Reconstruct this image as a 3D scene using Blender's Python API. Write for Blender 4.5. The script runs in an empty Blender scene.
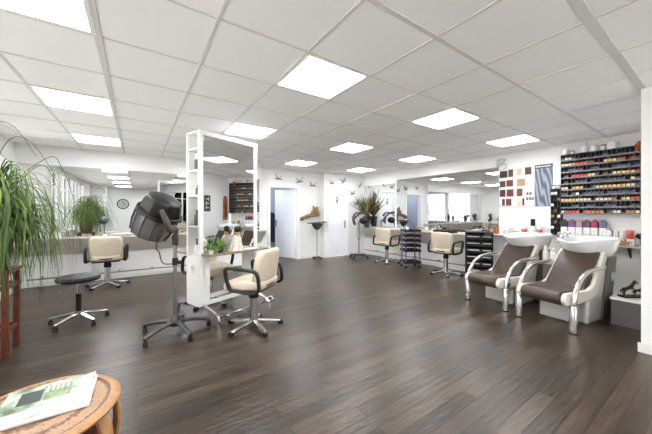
SUN, WS, LS, EX = 21., 4., 14.5, .9      # sun, sky, lamp strengths and exposure
import bpy, bmesh, math, random
from mathutils import Vector, Matrix
random.seed(7)
COL = bpy.context.scene.collection
PI = math.pi
def V(*a): return Vector(a)

# ------------------------------------------------------------------ materials
def lin(c):
    return tuple(((x/255.)/12.92 if x/255. <= .04045 else ((x/255.+.055)/1.055)**2.4) for x in c)
def mat(name, rgb, rough=.5, metal=0., noise=0., nscale=20., bump=0., bscale=60., coat=0., trans=0., sheen=0., ior=1.45):
    m = bpy.data.materials.new(name); m.use_nodes = True
    nt = m.node_tree; b = nt.nodes['Principled BSDF']
    c = lin(rgb)
    b.inputs['Base Color'].default_value = (*c, 1)
    b.inputs['Roughness'].default_value = rough
    b.inputs['Metallic'].default_value = metal
    b.inputs['IOR'].default_value = ior
    if coat: b.inputs['Coat Weight'].default_value = coat
    if trans: b.inputs['Transmission Weight'].default_value = trans
    if sheen: b.inputs['Sheen Weight'].default_value = sheen
    if noise or bump:
        tc = nt.nodes.new('ShaderNodeTexCoord')
    if noise:
        n = nt.nodes.new('ShaderNodeTexNoise'); n.inputs['Scale'].default_value = nscale; n.inputs['Detail'].default_value = 4
        nt.links.new(tc.outputs['Object'], n.inputs['Vector'])
        r = nt.nodes.new('ShaderNodeValToRGB')
        lo = tuple(max(0, x*(1-noise)) for x in c); hi = tuple(min(1, x*(1+noise)) for x in c)
        r.color_ramp.elements[0].color = (*lo, 1); r.color_ramp.elements[1].color = (*hi, 1)
        r.color_ramp.elements[0].position = .3; r.color_ramp.elements[1].position = .7
        nt.links.new(n.outputs['Fac'], r.inputs['Fac']); nt.links.new(r.outputs['Color'], b.inputs['Base Color'])
    if bump:
        n2 = nt.nodes.new('ShaderNodeTexNoise'); n2.inputs['Scale'].default_value = bscale; n2.inputs['Detail'].default_value = 3
        nt.links.new(tc.outputs['Object'], n2.inputs['Vector'])
        bp = nt.nodes.new('ShaderNodeBump'); bp.inputs['Strength'].default_value = bump; bp.inputs['Distance'].default_value = .01
        nt.links.new(n2.outputs['Fac'], bp.inputs['Height']); nt.links.new(bp.outputs['Normal'], b.inputs['Normal'])
    return m
def emit(name, rgb, s):
    m = bpy.data.materials.new(name); m.use_nodes = True
    b = m.node_tree.nodes['Principled BSDF']
    b.inputs['Base Color'].default_value = (*lin(rgb), 1)
    b.inputs['Emission Color'].default_value = (*lin(rgb), 1); b.inputs['Emission Strength'].default_value = s
    return m

M = {}
M['wall'] = mat('wall_paint', (231, 230, 227), .75, bump=.03, bscale=120)
M['ceil'] = mat('ceiling_tile', (243, 243, 242), .9, bump=.08, bscale=250)
M['rail'] = mat('ceiling_rail', (214, 213, 211), .5)
M['white'] = mat('white_lacquer', (238, 237, 233), .4, noise=.02, nscale=8)
M['door'] = mat('door_paint', (236, 237, 240), .4, noise=.02, nscale=5)
M['base'] = mat('skirting_paint', (225, 223, 218), .5, noise=.02)
M['chrome'] = mat('chrome', (215, 214, 212), .14, 1., noise=.03, nscale=12)
M['steel'] = mat('brushed_steel', (150, 149, 148), .35, 1., noise=.06, nscale=40)
M['black'] = mat('black_plastic', (18, 17, 17), .5, noise=.1, nscale=30)
M['rubber'] = mat('black_rubber', (20, 20, 20), .7, noise=.1, nscale=30)
M['grey'] = mat('dark_grey_metal', (74, 73, 73), .35, .5, noise=.08, nscale=25)
M['beige'] = mat('beige_leatherette', (207, 193, 171), .5, noise=.05, nscale=9, bump=.12, bscale=70)
M['cream'] = mat('cream_leatherette', (222, 214, 202), .5, noise=.04, nscale=9, bump=.1, bscale=70)
M['leather'] = mat('brown_leather', (70, 55, 45), .38, noise=.08, nscale=8, bump=.12, bscale=90)
M['ceramic'] = mat('white_ceramic', (245, 245, 243), .12, noise=.01, coat=.5)
M['silver'] = mat('silver_shell', (205, 203, 198), .3, .25, noise=.03, nscale=6)
M['taupe'] = mat('taupe_panel', (104, 99, 94), .45, .1, noise=.05, nscale=10)
M['counter'] = mat('counter_laminate', (182, 178, 171), .5, noise=.03, nscale=15)
M['fascia'] = mat('counter_underpanel', (196, 189, 178), .6, noise=.03, nscale=12)
M['wood'] = mat('red_brown_wood', (104, 52, 34), .45, noise=.25, nscale=14)
M['oak'] = mat('washed_oak_top', (138, 121, 101), .5, noise=.15, nscale=18)
M['drift'] = mat('driftwood', (128, 100, 62), .8, noise=.45, nscale=16, bump=.6, bscale=40)
M['soil'] = mat('soil', (50, 38, 28), .95, noise=.3, nscale=60)
M['terra'] = mat('brown_glazed_pot', (112, 66, 46), .4, noise=.15, nscale=15)
M['leaf'] = mat('green_leaf', (72, 98, 34), .5, noise=.4, nscale=7)
M['leafd'] = mat('dark_green_leaf', (48, 72, 40), .5, noise=.35, nscale=20)
M['leafl'] = mat('fresh_green_leaf', (112, 150, 70), .5, noise=.3, nscale=20)
M['leafr'] = mat('red_edged_leaf', (150, 104, 80), .5, noise=.4, nscale=16)
M['purple'] = mat('lilac_metal', (132, 112, 152), .4, .2, noise=.05)
M['plastic'] = mat('white_plastic', (232, 231, 228), .35, noise=.02)
M['paper'] = mat('paper', (222, 220, 214), .7, noise=.03)
M['smoke'] = mat('smoky_plastic', (96, 93, 92), .18, 0., noise=.25, nscale=7, coat=.6)
M['hood'] = mat('charcoal_hood', (24, 23, 23), .42, 0., noise=.4, nscale=9)
M['brownpl'] = mat('brown_bracket', (64, 56, 52), .45, 0., noise=.2, nscale=14)
M['plinth'] = mat('grey_plinth_paint', (92, 90, 90), .6, noise=.05, nscale=6)
M['bronze'] = mat('dark_bronze', (60, 50, 42), .4, .7, noise=.3, nscale=30)
M['gull'] = mat('gull_grey', (138, 136, 133), .5, noise=.5, nscale=30)
M['edge'] = mat('rack_edge', (116, 114, 112), .5, noise=.05)
M['rack'] = mat('black_rack', (58, 58, 60), .45, noise=.1, nscale=25)
M['orange'] = mat('orange_dried_plant', (176, 92, 46), .7, noise=.4, nscale=50)
M['bag'] = mat('taupe_towel', (172, 158, 150), .85, noise=.15, nscale=30, bump=.4, bscale=80)
M['sign'] = mat('charcoal_sign', (62, 64, 62), .6, noise=.1)
M['gilt'] = mat('wood_tray', (186, 140, 90), .5, noise=.2, nscale=25)

# mirror
def mirror_mat():
    m = mat('mirror_silver', (228, 230, 230), .0, 1.)
    m.node_tree.nodes['Principled BSDF'].inputs['Roughness'].default_value = 0.005
    return m
M['mirror'] = mirror_mat()
def glass_mat(name='window_glass', tint=(1, 1, 1)):
    m = bpy.data.materials.new(name); m.use_nodes = True
    nt = m.node_tree; nt.nodes.remove(nt.nodes['Principled BSDF'])
    o = nt.nodes['Material Output']
    t = nt.nodes.new('ShaderNodeBsdfTransparent'); t.inputs[0].default_value = (*tint, 1)
    g = nt.nodes.new('ShaderNodeBsdfGlossy'); g.inputs['Roughness'].default_value = .02
    f = nt.nodes.new('ShaderNodeFresnel'); f.inputs[0].default_value = 1.45
    mx = nt.nodes.new('ShaderNodeMixShader')
    nt.links.new(f.outputs[0], mx.inputs[0]); nt.links.new(t.outputs[0], mx.inputs[1]); nt.links.new(g.outputs[0], mx.inputs[2])
    nt.links.new(mx.outputs[0], o.inputs[0])
    return m
M['glass'] = glass_mat()

# floor planks: run along world X
def floor_mat():
    m = bpy.data.materials.new('wood_plank_floor'); m.use_nodes = True
    nt = m.node_tree; b = nt.nodes['Principled BSDF']; L = nt.links.new
    tc = nt.nodes.new('ShaderNodeTexCoord')
    br = nt.nodes.new('ShaderNodeTexBrick')
    br.inputs['Scale'].default_value = 1; br.inputs['Brick Width'].default_value = 1.25; br.inputs['Row Height'].default_value = .105
    br.inputs['Mortar Size'].default_value = .0022; br.inputs['Mortar Smooth'].default_value = .1; br.offset = .37
    br.inputs['Color1'].default_value = (0, 0, 0, 1); br.inputs['Color2'].default_value = (1, 1, 1, 1); br.inputs['Mortar'].default_value = (.5, .5, .5, 1)
    L(tc.outputs['Object'], br.inputs['Vector'])
    mp = nt.nodes.new('ShaderNodeMapping'); mp.inputs['Scale'].default_value = (1.0, 14, 1)
    L(tc.outputs['Object'], mp.inputs['Vector'])
    n = nt.nodes.new('ShaderNodeTexNoise'); n.inputs['Scale'].default_value = 2.2; n.inputs['Detail'].default_value = 7; n.inputs['Roughness'].default_value = .65
    L(mp.outputs[0], n.inputs['Vector'])
    n3 = nt.nodes.new('ShaderNodeTexNoise'); n3.inputs['Scale'].default_value = 1.1; n3.inputs['Detail'].default_value = 3
    L(tc.outputs['Object'], n3.inputs['Vector'])
    r = nt.nodes.new('ShaderNodeValToRGB'); e = r.color_ramp.elements
    e[0].position = .22; e[0].color = (*lin((31, 23, 17)), 1)
    e[1].position = .82; e[1].color = (*lin((98, 82, 65)), 1)
    em = r.color_ramp.elements.new(.5); em.color = (*lin((60, 48, 37)), 1)
    a1 = nt.nodes.new('ShaderNodeMath'); a1.operation = 'MULTIPLY_ADD'; a1.inputs[1].default_value = .3
    a0 = nt.nodes.new('ShaderNodeMath'); a0.operation = 'MULTIPLY'; a0.inputs[1].default_value = .5; L(n.outputs['Fac'], a0.inputs[0])
    L(br.outputs['Color'], a1.inputs[0]); L(a0.outputs[0], a1.inputs[2])
    a2 = nt.nodes.new('ShaderNodeMath'); a2.operation = 'MULTIPLY_ADD'; a2.inputs[1].default_value = .22
    L(n3.outputs['Fac'], a2.inputs[0]); L(a1.outputs[0], a2.inputs[2])
    a3 = nt.nodes.new('ShaderNodeMath'); a3.operation = 'SUBTRACT'; a3.inputs[1].default_value = .01
    L(a2.outputs[0], a3.inputs[0]); L(a3.outputs[0], r.inputs['Fac'])
    mx = nt.nodes.new('ShaderNodeMix'); mx.data_type = 'RGBA'
    L(br.outputs['Fac'], mx.inputs['Factor']); L(r.outputs['Color'], mx.inputs[6]); mx.inputs[7].default_value = (*lin((14, 11, 9)), 1)
    L(mx.outputs[2], b.inputs['Base Color'])
    rr = nt.nodes.new('ShaderNodeMapRange'); rr.inputs[3].default_value = .23; rr.inputs[4].default_value = .4
    L(n.outputs['Fac'], rr.inputs[0]); L(rr.outputs[0], b.inputs['Roughness'])
    # bump: scraped planks
    mp2 = nt.nodes.new('ShaderNodeMapping'); mp2.inputs['Scale'].default_value = (1.2, 9.5, 1)
    L(tc.outputs['Object'], mp2.inputs['Vector'])
    n4 = nt.nodes.new('ShaderNodeTexNoise'); n4.inputs['Scale'].default_value = 2.6; n4.inputs['Detail'].default_value = 3
    L(mp2.outputs[0], n4.inputs['Vector'])
    s = nt.nodes.new('ShaderNodeMath'); s.operation = 'MULTIPLY_ADD'; s.inputs[1].default_value = -.5
    L(br.outputs['Fac'], s.inputs[0]); L(n4.outputs['Fac'], s.inputs[2])
    bp = nt.nodes.new('ShaderNodeBump'); bp.inputs['Strength'].default_value = .42; bp.inputs['Distance'].default_value = .012
    L(s.outputs[0], bp.inputs['Height']); L(bp.outputs['Normal'], b.inputs['Normal'])
    b.inputs['Specular IOR Level'].default_value = .42
    return m
M['floor'] = floor_mat()

# carved rattan / carved wood table top
def carved_mat():
    m = mat('carved_wood', (176, 140, 108), .55)
    nt = m.node_tree; b = nt.nodes['Principled BSDF']; L = nt.links.new
    tc = nt.nodes.new('ShaderNodeTexCoord')
    w = nt.nodes.new('ShaderNodeTexWave'); w.wave_type = 'RINGS'; w.rings_direction = 'SPHERICAL'
    w.inputs['Scale'].default_value = 11; w.inputs['Distortion'].default_value = 2.; w.inputs['Detail'].default_value = 3; w.inputs['Detail Scale'].default_value = 7
    L(tc.outputs['Object'], w.inputs['Vector'])
    v = nt.nodes.new('ShaderNodeTexVoronoi'); v.inputs['Scale'].default_value = 62
    L(tc.outputs['Object'], v.inputs['Vector'])
    mu = nt.nodes.new('ShaderNodeMath'); mu.operation = 'MULTIPLY'
    L(w.outputs['Fac'], mu.inputs[0]); L(v.outputs['Distance'], mu.inputs[1])
    r = nt.nodes.new('ShaderNodeValToRGB'); e = r.color_ramp.elements
    e[0].position = .0; e[0].color = (*lin((108, 76, 56)), 1); e[1].position = .28; e[1].color = (*lin((168, 136, 108)), 1)
    L(mu.outputs[0], r.inputs[0]); L(r.outputs[0], b.inputs['Base Color'])
    bp = nt.nodes.new('ShaderNodeBump'); bp.inputs['Strength'].default_value = .6; bp.inputs['Distance'].default_value = .008
    L(mu.outputs[0], bp.inputs['Height']); L(bp.outputs['Normal'], b.inputs['Normal'])
    return m
M['carved'] = carved_mat()
M['rattan'] = mat('rattan', (172, 128, 84), .5, noise=.2, nscale=18, bump=.3, bscale=60)
def weave_mat():
    m = mat('magazine_cover', (200, 205, 190), .3)
    nt = m.node_tree; b = nt.nodes['Principled BSDF']; L = nt.links.new
    tc = nt.nodes.new('ShaderNodeTexCoord')
    n = nt.nodes.new('ShaderNodeTexNoise'); n.inputs['Scale'].default_value = 11; n.inputs['Detail'].default_value = 4
    L(tc.outputs['Object'], n.inputs['Vector'])
    r = nt.nodes.new('ShaderNodeValToRGB'); e = r.color_ramp.elements
    e[0].position = .36; e[0].color = (*lin((92, 104, 84)), 1); e[1].position = .62; e[1].color = (*lin((228, 230, 222)), 1)
    k = e.new(.5); k.color = (*lin((150, 168, 140)), 1)
    L(n.outputs['Fac'], r.inputs[0]); L(r.outputs[0], b.inputs['Base Color'])
    return m
M['cover'] = weave_mat()
def hairposter_mat():
    m = mat('poster_print', (120, 130, 142), .35)
    nt = m.node_tree; b = nt.nodes['Principled BSDF']; L = nt.links.new
    tc = nt.nodes.new('ShaderNodeTexCoord')
    mp = nt.nodes.new('ShaderNodeMapping'); mp.inputs['Rotation'].default_value = (.5, 0, 0); mp.inputs['Scale'].default_value = (1, 2.2, .8)
    L(tc.outputs['Object'], mp.inputs[0])
    w = nt.nodes.new('ShaderNodeTexWave'); w.bands_direction = 'Y'; w.inputs['Scale'].default_value = 2.2; w.inputs['Distortion'].default_value = 9.; w.inputs['Detail'].default_value = 4; w.inputs['Detail Scale'].default_value = .9
    L(mp.outputs[0], w.inputs['Vector'])
    r = nt.nodes.new('ShaderNodeValToRGB'); e = r.color_ramp.elements
    e[0].position = .1; e[0].color = (*lin((84, 90, 100)), 1); e[1].position = .95; e[1].color = (*lin((150, 160, 174)), 1)
    L(w.outputs['Fac'], r.inputs[0]); L(r.outputs[0], b.inputs['Base Color'])
    return m
M['poster'] = hairposter_mat()

# ------------------------------------------------------------------ mesh builder
class MB:
    def __init__(s): s.v = []; s.f = []
    def add(s, vs, fs, T=None):
        n = len(s.v)
        s.v += [tuple(T @ Vector(p)) if T else tuple(p) for p in vs]
        s.f += [tuple(i+n for i in f) for f in fs]
        return s
    def box(s, c, d, T=None):
        x, y, z = c; a, b, h = d[0]/2, d[1]/2, d[2]/2
        vs = [(x+i*a, y+j*b, z+k*h) for i in (-1, 1) for j in (-1, 1) for k in (-1, 1)]
        return s.add(vs, [(0, 1, 3, 2), (4, 6, 7, 5), (0, 4, 5, 1), (2, 3, 7, 6), (0, 2, 6, 4), (1, 5, 7, 3)], T)
    def b2(s, lo, hi, T=None):
        return s.box([(lo[i]+hi[i])/2 for i in range(3)], [hi[i]-lo[i] for i in range(3)], T)
    def rings(s, R, T=None, caps=(True, True), closed=False):
        n = len(R[0]); vs = [p for r in R for p in r]; fs = []
        m = len(R)
        for i in range(m if closed else m-1):
            a = i*n; b = ((i+1) % m)*n
            for j in range(n):
                k = (j+1) % n
                fs.append((a+j, a+k, b+k, b+j))
        if not closed:
            if caps[0]: fs.append(tuple(range(n))[::-1])
            if caps[1]: fs.append(tuple(range((m-1)*n, m*n)))
        return s.add(vs, fs, T)
    def lathe(s, prof, n=24, T=None, caps=(True, True)):
        R = [[(r*math.cos(2*PI*j/n), r*math.sin(2*PI*j/n), z) for j in range(n)] for r, z in prof]
        return s.rings(R, T, caps)
    def cyl(s, p0, p1, r0, r1=None, n=12):
        r1 = r0 if r1 is None else r1
        return s.tube([p0, p1], [r0, r1], n)
    def tube(s, P, r, n=10, closed=False, sq=None, T=None):
        P = [Vector(p) for p in P]; m = len(P)
        rr = r if isinstance(r, (list, tuple)) else [r]*m
        R = []; u = None
        for i in range(m):
            if closed: t = P[(i+1) % m]-P[i-1]
            else: t = P[min(i+1, m-1)]-P[max(i-1, 0)]
            t.normalize()
            if u is None:
                u = t.orthogonal() if abs(t.z) > .99 else t.cross(V(0, 0, 1)).cross(t)
                if u.length < 1e-6: u = t.orthogonal()
            u = (u-t*u.dot(t)); u.normalize(); w = t.cross(u)
            a, b = (rr[i], rr[i]) if sq is None else (rr[i]*sq[0], rr[i]*sq[1])
            R.append([tuple(P[i]+u*(a*math.cos(2*PI*j/n))+w*(b*math.sin(2*PI*j/n))) for j in range(n)])
        return s.rings(R, T, closed=closed)
    def bar(s, p0, p1, w0, h0, w1=None, h1=None, up=V(0, 0, 1)):
        p0 = Vector(p0); p1 = Vector(p1); w1 = w0 if w1 is None else w1; h1 = h0 if h1 is None else h1
        t = (p1-p0).normalized(); sd = t.cross(up).normalized(); u = sd.cross(t)
        R = []
        for p, w, h in ((p0, w0, h0), (p1, w1, h1)):
            R.append([tuple(p+sd*(a*w/2)+u*(b*h/2)) for a, b in ((-1, -1), (1, -1), (1, 1), (-1, 1))])
        return s.rings(R)
    def prism(s, poly, y0, y1, T=None):          # poly in (x,z), extruded along y
        R = [[(x, y, z) for x, z in poly] for y in (y0, y1)]
        return s.rings(R, T)
    def sph(s, c, r, n=14, m=9, T=None):
        rx, ry, rz = r if isinstance(r, (tuple, list)) else (r, r, r)
        R = []
        for i in range(m+1):
            a = -PI/2+PI*i/m; q = max(math.cos(a), 1e-3)
            R.append([(c[0]+rx*q*math.cos(2*PI*j/n), c[1]+ry*q*math.sin(2*PI*j/n), c[2]+rz*math.sin(a)) for j in range(n)])
        return s.rings(R, T)
    def pad(s, w, h, t, r=.05, e=.02, warp=None, T=None, n=6):
        """rounded cushion, w x h, thickness t (local x, y, z), warp(x,y,z)->xyz"""
        def outline(d):
            a, b = w/2-d, h/2-d; q = max(min(r, a, b)-d*.5, .004); P = []
            for cx, cy, a0 in ((a-q, b-q, 0), (-a+q, b-q, PI/2), (-a+q, -b+q, PI), (a-q, -b+q, 1.5*PI)):
                for k in range(n+1):
                    g = a0+PI/2*k/n; P.append((cx+q*math.cos(g), cy+q*math.sin(g)))
            return P
        L = []
        o = outline(e)
        for sc in (.02, .35, .7): L.append([(x*sc, y*sc, 0) for x, y in o])
        for k in range(5):
            a = PI/2*k/4
            L.append([(x, y, e-e*math.cos(a)) for x, y in outline(e*(1-math.sin(a)))])
        for k in range(5):
            a = PI/2*k/4
            L.append([(x, y, t-e+e*math.sin(a)) for x, y in outline(e*(1-math.cos(a)))])
        for sc in (.7, .35, .02): L.append([(x*sc, y*sc, t) for x, y in o])
        if warp: L = [[warp(*p) for p in q] for q in L]
        return s.rings(L, T)
    def strip(s, P, W, side, th=0.):
        """leaf blade: centre points P, widths W, side vector(s), V-folded"""
        vs = []; fs = []
        for p, w in zip(P, W):
            p = Vector(p); sd = Vector(side)
            vs += [tuple(p-sd*w/2), tuple(p+V(0, 0, -w*.25)), tuple(p+sd*w/2)]
        for i in range(len(P)-1):
            a = i*3
            fs += [(a, a+1, a+4, a+3), (a+1, a+2, a+5, a+4)]
        return s.add(vs, fs)
    def mesh(s, name, m, smooth=40):
        me = bpy.data.meshes.new(name); me.from_pydata(s.v, [], s.f); me.validate()
        bm = bmesh.new(); bm.from_mesh(me); bmesh.ops.recalc_face_normals(bm, faces=bm.faces[:]); bm.to_mesh(me); bm.free()
        me.materials.append(M[m] if isinstance(m, str) else m)
        if smooth:
            for p in me.polygons: p.use_smooth = True
            me.set_sharp_from_angle(angle=math.radians(smooth))
        return me
    def build(s, name, m, parent=None, bevel=0., seg=2, smooth=40, loc=None, sub=0):
        o = bpy.data.objects.new(name, s.mesh(name, m, smooth)); COL.objects.link(o)
        if parent is not None: o.parent = parent
        if loc is not None: o.location = loc
        if bevel:
            b = o.modifiers.new('bevel', 'BEVEL'); b.width = bevel; b.segments = seg; b.limit_method = 'ANGLE'; b.angle_limit = .6
        if sub:
            k = o.modifiers.new('sub', 'SUBSURF'); k.levels = sub; k.render_levels = sub
        return o
def spline(P, n=6, closed=False):
    P = [Vector(p) for p in P]; m = len(P); out = []
    for i in range(m if closed else m-1):
        if closed: a, b, c, d = P[i-1], P[i], P[(i+1) % m], P[(i+2) % m]
        else: a, b, c, d = P[max(i-1, 0)], P[i], P[i+1], P[min(i+2, m-1)]
        for k in range(n):
            t = k/n
            out.append(.5*((2*b)+(c-a)*t+(2*a-5*b+4*c-d)*t*t+(3*b-a-3*c+d)*t**3))
    if not closed: out.append(P[-1])
    return out
def tag(o, label, cat, group=None, kind=None):
    o['label'] = label; o['category'] = cat
    if group: o['group'] = group
    if kind: o['kind'] = kind
    return o
def thing(name, label, cat, loc=(0, 0, 0), rz=0., group=None):
    o = bpy.data.objects.new(name, None); COL.objects.link(o); o.empty_display_size = .1
    o.location = loc; o.rotation_euler = (0, 0, rz)
    return tag(o, label, cat, group)
def struct(name, mb, m, parent=None, label=None, **k):
    o = mb.build(name, m, parent, **k)
    if parent is None:
        o['kind'] = 'structure'
        if label: o['label'] = label
    return o
def copy_tree(o, loc, rz, label, group=None):
    c = o.copy(); COL.objects.link(c); c.location = loc; c.rotation_euler = (0, 0, rz); c['label'] = label
    if group: c['group'] = group
    def rec(src, dst):
        for ch in list(src.children):
            d = ch.copy(); COL.objects.link(d); d.parent = dst; rec(ch, d)
    rec(o, c)
    return c

# ------------------------------------------------------------------ room
C = 2.54; XL = -1.75; XR = 6.18; Y1 = 7.10; Y2 = 6.88; XJ = 4.58; YB = -3.0; PX = 4.02; PY = .52
XG, YG, PT = -.226, 1.15, .637           # ceiling grid phase and pitch
struct('floor', MB().b2((XL-.2, YB-.2, -.1), (XR+.2, 9.2, 0)), 'floor', label='dark brown wood plank floor', smooth=0)
lights_x = [XG-PT, XG+2*PT, XG+5*PT, XG+8*PT]
lights_y = [YG-5*PT, YG-2*PT, YG+PT, YG+4*PT, YG+7*PT]
ACTIVE = [(x, y) for x in lights_x for y in lights_y if not (x > 1.5 and y < PY)]
# ceiling slab built around the light openings
cb = MB()
xs = sorted({XL-.2, XR+.2, *[x for x in lights_x], *[x+PT for x in lights_x]})
ys = sorted({YB-.2, 9.2, *lights_y, *[y+PT for y in lights_y]})
for i in range(len(xs)-1):
    for j in range(len(ys)-1):
        if any(abs(xs[i]-x) < .01 and abs(ys[j]-y) < .01 for x, y in ACTIVE): continue
        cb.b2((xs[i], ys[j], C), (xs[i+1], ys[j+1], C+.08))
struct('ceiling', cb, 'ceil', label='suspended tile ceiling', smooth=0)
rb = MB()
k = -3
while XG+k*PT < XR:
    x = XG+k*PT
    w = .042 if abs(x-XG) < .01 else .022
    if x > XL: rb.b2((x-w/2, YB, C-.004), (x+w/2, Y1, C+.002))
    k += 1
k = -7
while YG+k*PT < Y1:
    y = YG+k*PT
    w = .055 if k == -1 else (.034 if k == 0 else .018)
    if y > YB: rb.b2((XL, y-w/2, C-.0045), (XR, y+w/2, C+.002))
    k += 1
struct('trim_1', rb, 'rail', label='grey ceiling grid rails', smooth=0)

W = 'wall'
# left wall with a row of windows
wl = MB()
wins = [(-.35, .85), (1.0, 2.2), (2.35, 3.55), (3.7, 4.9), (5.05, 6.3)]
ZS, ZT = .86, 2.42
wl.b2((XL-.15, YB, 0), (XL, Y1+.1, ZS)); wl.b2((XL-.15, YB, ZT), (XL, Y1+.1, C))
edges = [YB]+[v for w in wins for v in w]+[Y1+.1]
for i in range(0, len(edges), 2): wl.b2((XL-.15, edges[i], ZS), (XL, edges[i+1], ZT))
struct('wall_left', wl, W, label='white window wall', smooth=0)
for i, (a, b) in enumerate(wins):
    fr = MB(); f = .05
    for lo, hi in (((a, ZS), (b, ZS+f)), ((a, ZT-f), (b, ZT)), ((a, ZS), (a+f, ZT)), ((b-f, ZS), (b, ZT)), (((a+b)/2-.025, ZS), ((a+b)/2+.025, ZT)), ((a, 1.98), (b, 2.02))):
        fr.b2((XL-.1, lo[0], lo[1]), (XL-.04, hi[0], hi[1]))
    w = struct('window_%d' % (i+1), fr, 'white', label='white framed window over the sill', smooth=0)
    MB().b2((XL-.075, a+.01, ZS+.01), (XL-.068, b-.01, ZT-.01)).build('pane', 'glass', w, smooth=0)
sl = MB().b2((XL-.04, -.5, ZS-.045), (XL+.2, Y1-.35, ZS))
struct('trim_2', sl, 'white', label='white window sill shelf along the left wall', bevel=.006)
# rear walls behind the camera
WR0, WR1 = 1.95, 3.85  # extent of a shop window added behind the camera for fill light
fr = MB()
for lo, hi in (((WR0, .3), (WR1, .36)), ((WR0, 2.34), (WR1, 2.4)), ((WR0, .3), (WR0+.06, 2.4)), ((WR1-.06, .3), (WR1, 2.4)), (((WR0+WR1)/2-.03, .3), ((WR0+WR1)/2+.03, 2.4))):
    fr.b2((lo[0], YB-.1, lo[1]), (hi[0], YB-.03, hi[1]))
w = struct('window_6', fr, 'white', label='wide added shop window behind the camera, letting in fill light', smooth=0)
MB().b2((WR0+.01, YB-.07, .31), (WR1-.01, YB-.062, 2.39)).build('pane', 'glass', w, smooth=0)
struct('wall_rear', MB().b2((XL-.15, YB-.15, 0), (WR0, YB, C)).b2((WR1, YB-.15, 0), (PX+.15, YB, C)).b2((WR0, YB-.15, 0), (WR1, YB, .3)).b2((WR0, YB-.15, 2.4), (WR1, YB, C)), W, label='white wall at the rear of the salon', smooth=0)
struct('wall_rear_left', MB().b2((XL, YB, 0), (-1.19, -1.9, C)), W, label='white wall block in the rear corner', smooth=0)
struct('wall_front_right', MB().b2((PX, YB, 0), (5.72, PY, C)).b2((5.72, YB, 0), (XR+.15, PY-.04, C)), W, label='white wall end at the right edge', bevel=.004, smooth=0)
struct('wall_right', MB().b2((XR, PY, 0), (XR+.15, Y2+.15, C)), W, label='long white right wall', smooth=0)
# far walls
D1a, D1b, DH = 2.96, 3.81, 2.05
far = MB().b2((XL, Y1, 0), (D1a, Y1+.12, C)).b2((D1b, Y1, 0), (XJ+.1, Y1+.12, C)).b2((D1a, Y1, DH), (D1b, Y1+.12, C))
struct('wall_back', far, W, label='white far wall with the half open door', smooth=0)
D2a, D2b = 4.78, 5.44
far2 = MB().b2((XJ, Y2, 0), (D2a, Y2+.4, C)).b2((D2b, Y2, 0), (XR+.15, Y2+.12, C)).b2((D2a, Y2, DH), (D2b, Y2+.12, C))
struct('wall_back_right', far2, W, label='white far wall with the closed door', smooth=0)
# bulkhead over the left mirror
struct('trim_3', MB().b2((XL, 6.95, 2.2), (2.66, Y1, C)), W, label='white bulkhead above the long left mirror', smooth=0)
# corridor behind the open door
cor = MB().b2((2.2, 8.9, 0), (4.7, 9.0, C)).b2((2.2, Y1+.12, 0), (2.3, 8.9, C)).b2((4.6, Y1+.42, 0), (4.7, 8.9, C))
struct('wall_corridor', cor, mat('corridor_paint', (168, 176, 192), .7, noise=.02), label='pale blue corridor wall behind the open door', smooth=0)
t = thing('hanging_coat', 'dark blue garment glimpsed through the half open left door', 'coat', (3.72, 8.86, .35))
R_ = []
for z, w in ((0, .2), (.3, .19), (.7, .17), (.92, .15), (1.0, .05)): R_.append([(w*(1+.1*math.cos(6*a))*math.cos(a), -.06+.05*math.sin(a), z) for a in [2*PI*k/24 for k in range(24)]])
MB().rings(R_).build('garment', mat('navy_cloth', (38, 42, 58), .9, noise=.2), t)
MB().tube([(0, .04, 1.06), (0, -.05, 1.06), (0, -.06, 1.0)], .008, 6).build('hook', 'steel', t)
# baseboards
bs = MB().b2((XL, Y1-.015, 0), (D1a-.07, Y1, .08)).b2((D1b+.07, Y1-.015, 0), (XJ, Y1, .08))
struct('baseboard_back', bs, 'base', smooth=0)
bs = MB().b2((XJ-.01, Y2-.015, 0), (D2a-.06, Y2, .08)).b2((D2b+.06, Y2-.015, 0), (XR, Y2, .08))
struct('baseboard_back_right', bs, 'base', smooth=0)
struct('baseboard_right', MB().b2((XR-.015, PY-.04, 0), (XR, Y2, .08)), 'base', smooth=0)
struct('baseboard_left', MB().b2((XL, YB, 0), (XL+.015, Y1, .1)), 'base', smooth=0)
struct('baseboard_front_right', MB().b2((PX-.014, YB, 0), (PX, PY+.02, .09)), 'base', bevel=.003, smooth=0)

# doors ------------------------------------------------------------
def casing(a, b, y, w=.065, t=.03):
    return MB().b2((a-w, y-t, 0), (a, y+.001, DH+w)).b2((b, y-t, 0), (b+w, y+.001, DH+w)).b2((a, y-t, DH), (b, y+.001, DH+w))
d = struct('door_1', casing(D1a, D1b, Y1), 'white', label='white left door standing ajar', bevel=.004)
jm = MB().b2((D1a, Y1, 0), (D1a+.02, Y1+.12, DH)).b2((D1b-.02, Y1, 0), (D1b, Y1+.12, DH)).b2((D1a, Y1, DH-.02), (D1b, Y1+.12, DH))
jm.build('jamb', 'white', d, smooth=0)
ang = math.radians(68)
T = Matrix.Translation((D1b-.03, Y1+.08, 0)) @ Matrix.Rotation(PI-ang, 4, 'Z')
lf = MB().b2((0, -.02, .01), (.79, .02, DH-.03), T)
leaf = lf.build('door_leaf', 'door', d, bevel=.003)
h = MB().box((.74, .028, 1.02), (.045, .012, .2), T)
hp = [T @ Vector(p) for p in ((.74, .03, 1.06), (.74, .07, 1.06), (.63, .07, 1.06))]
h.tube(hp, .01, 8)
h.build('door_handle', 'steel', leaf)
d = struct('door_2', casing(D2a, D2b, Y2), 'white', label='white right door, closed', bevel=.004)
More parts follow.
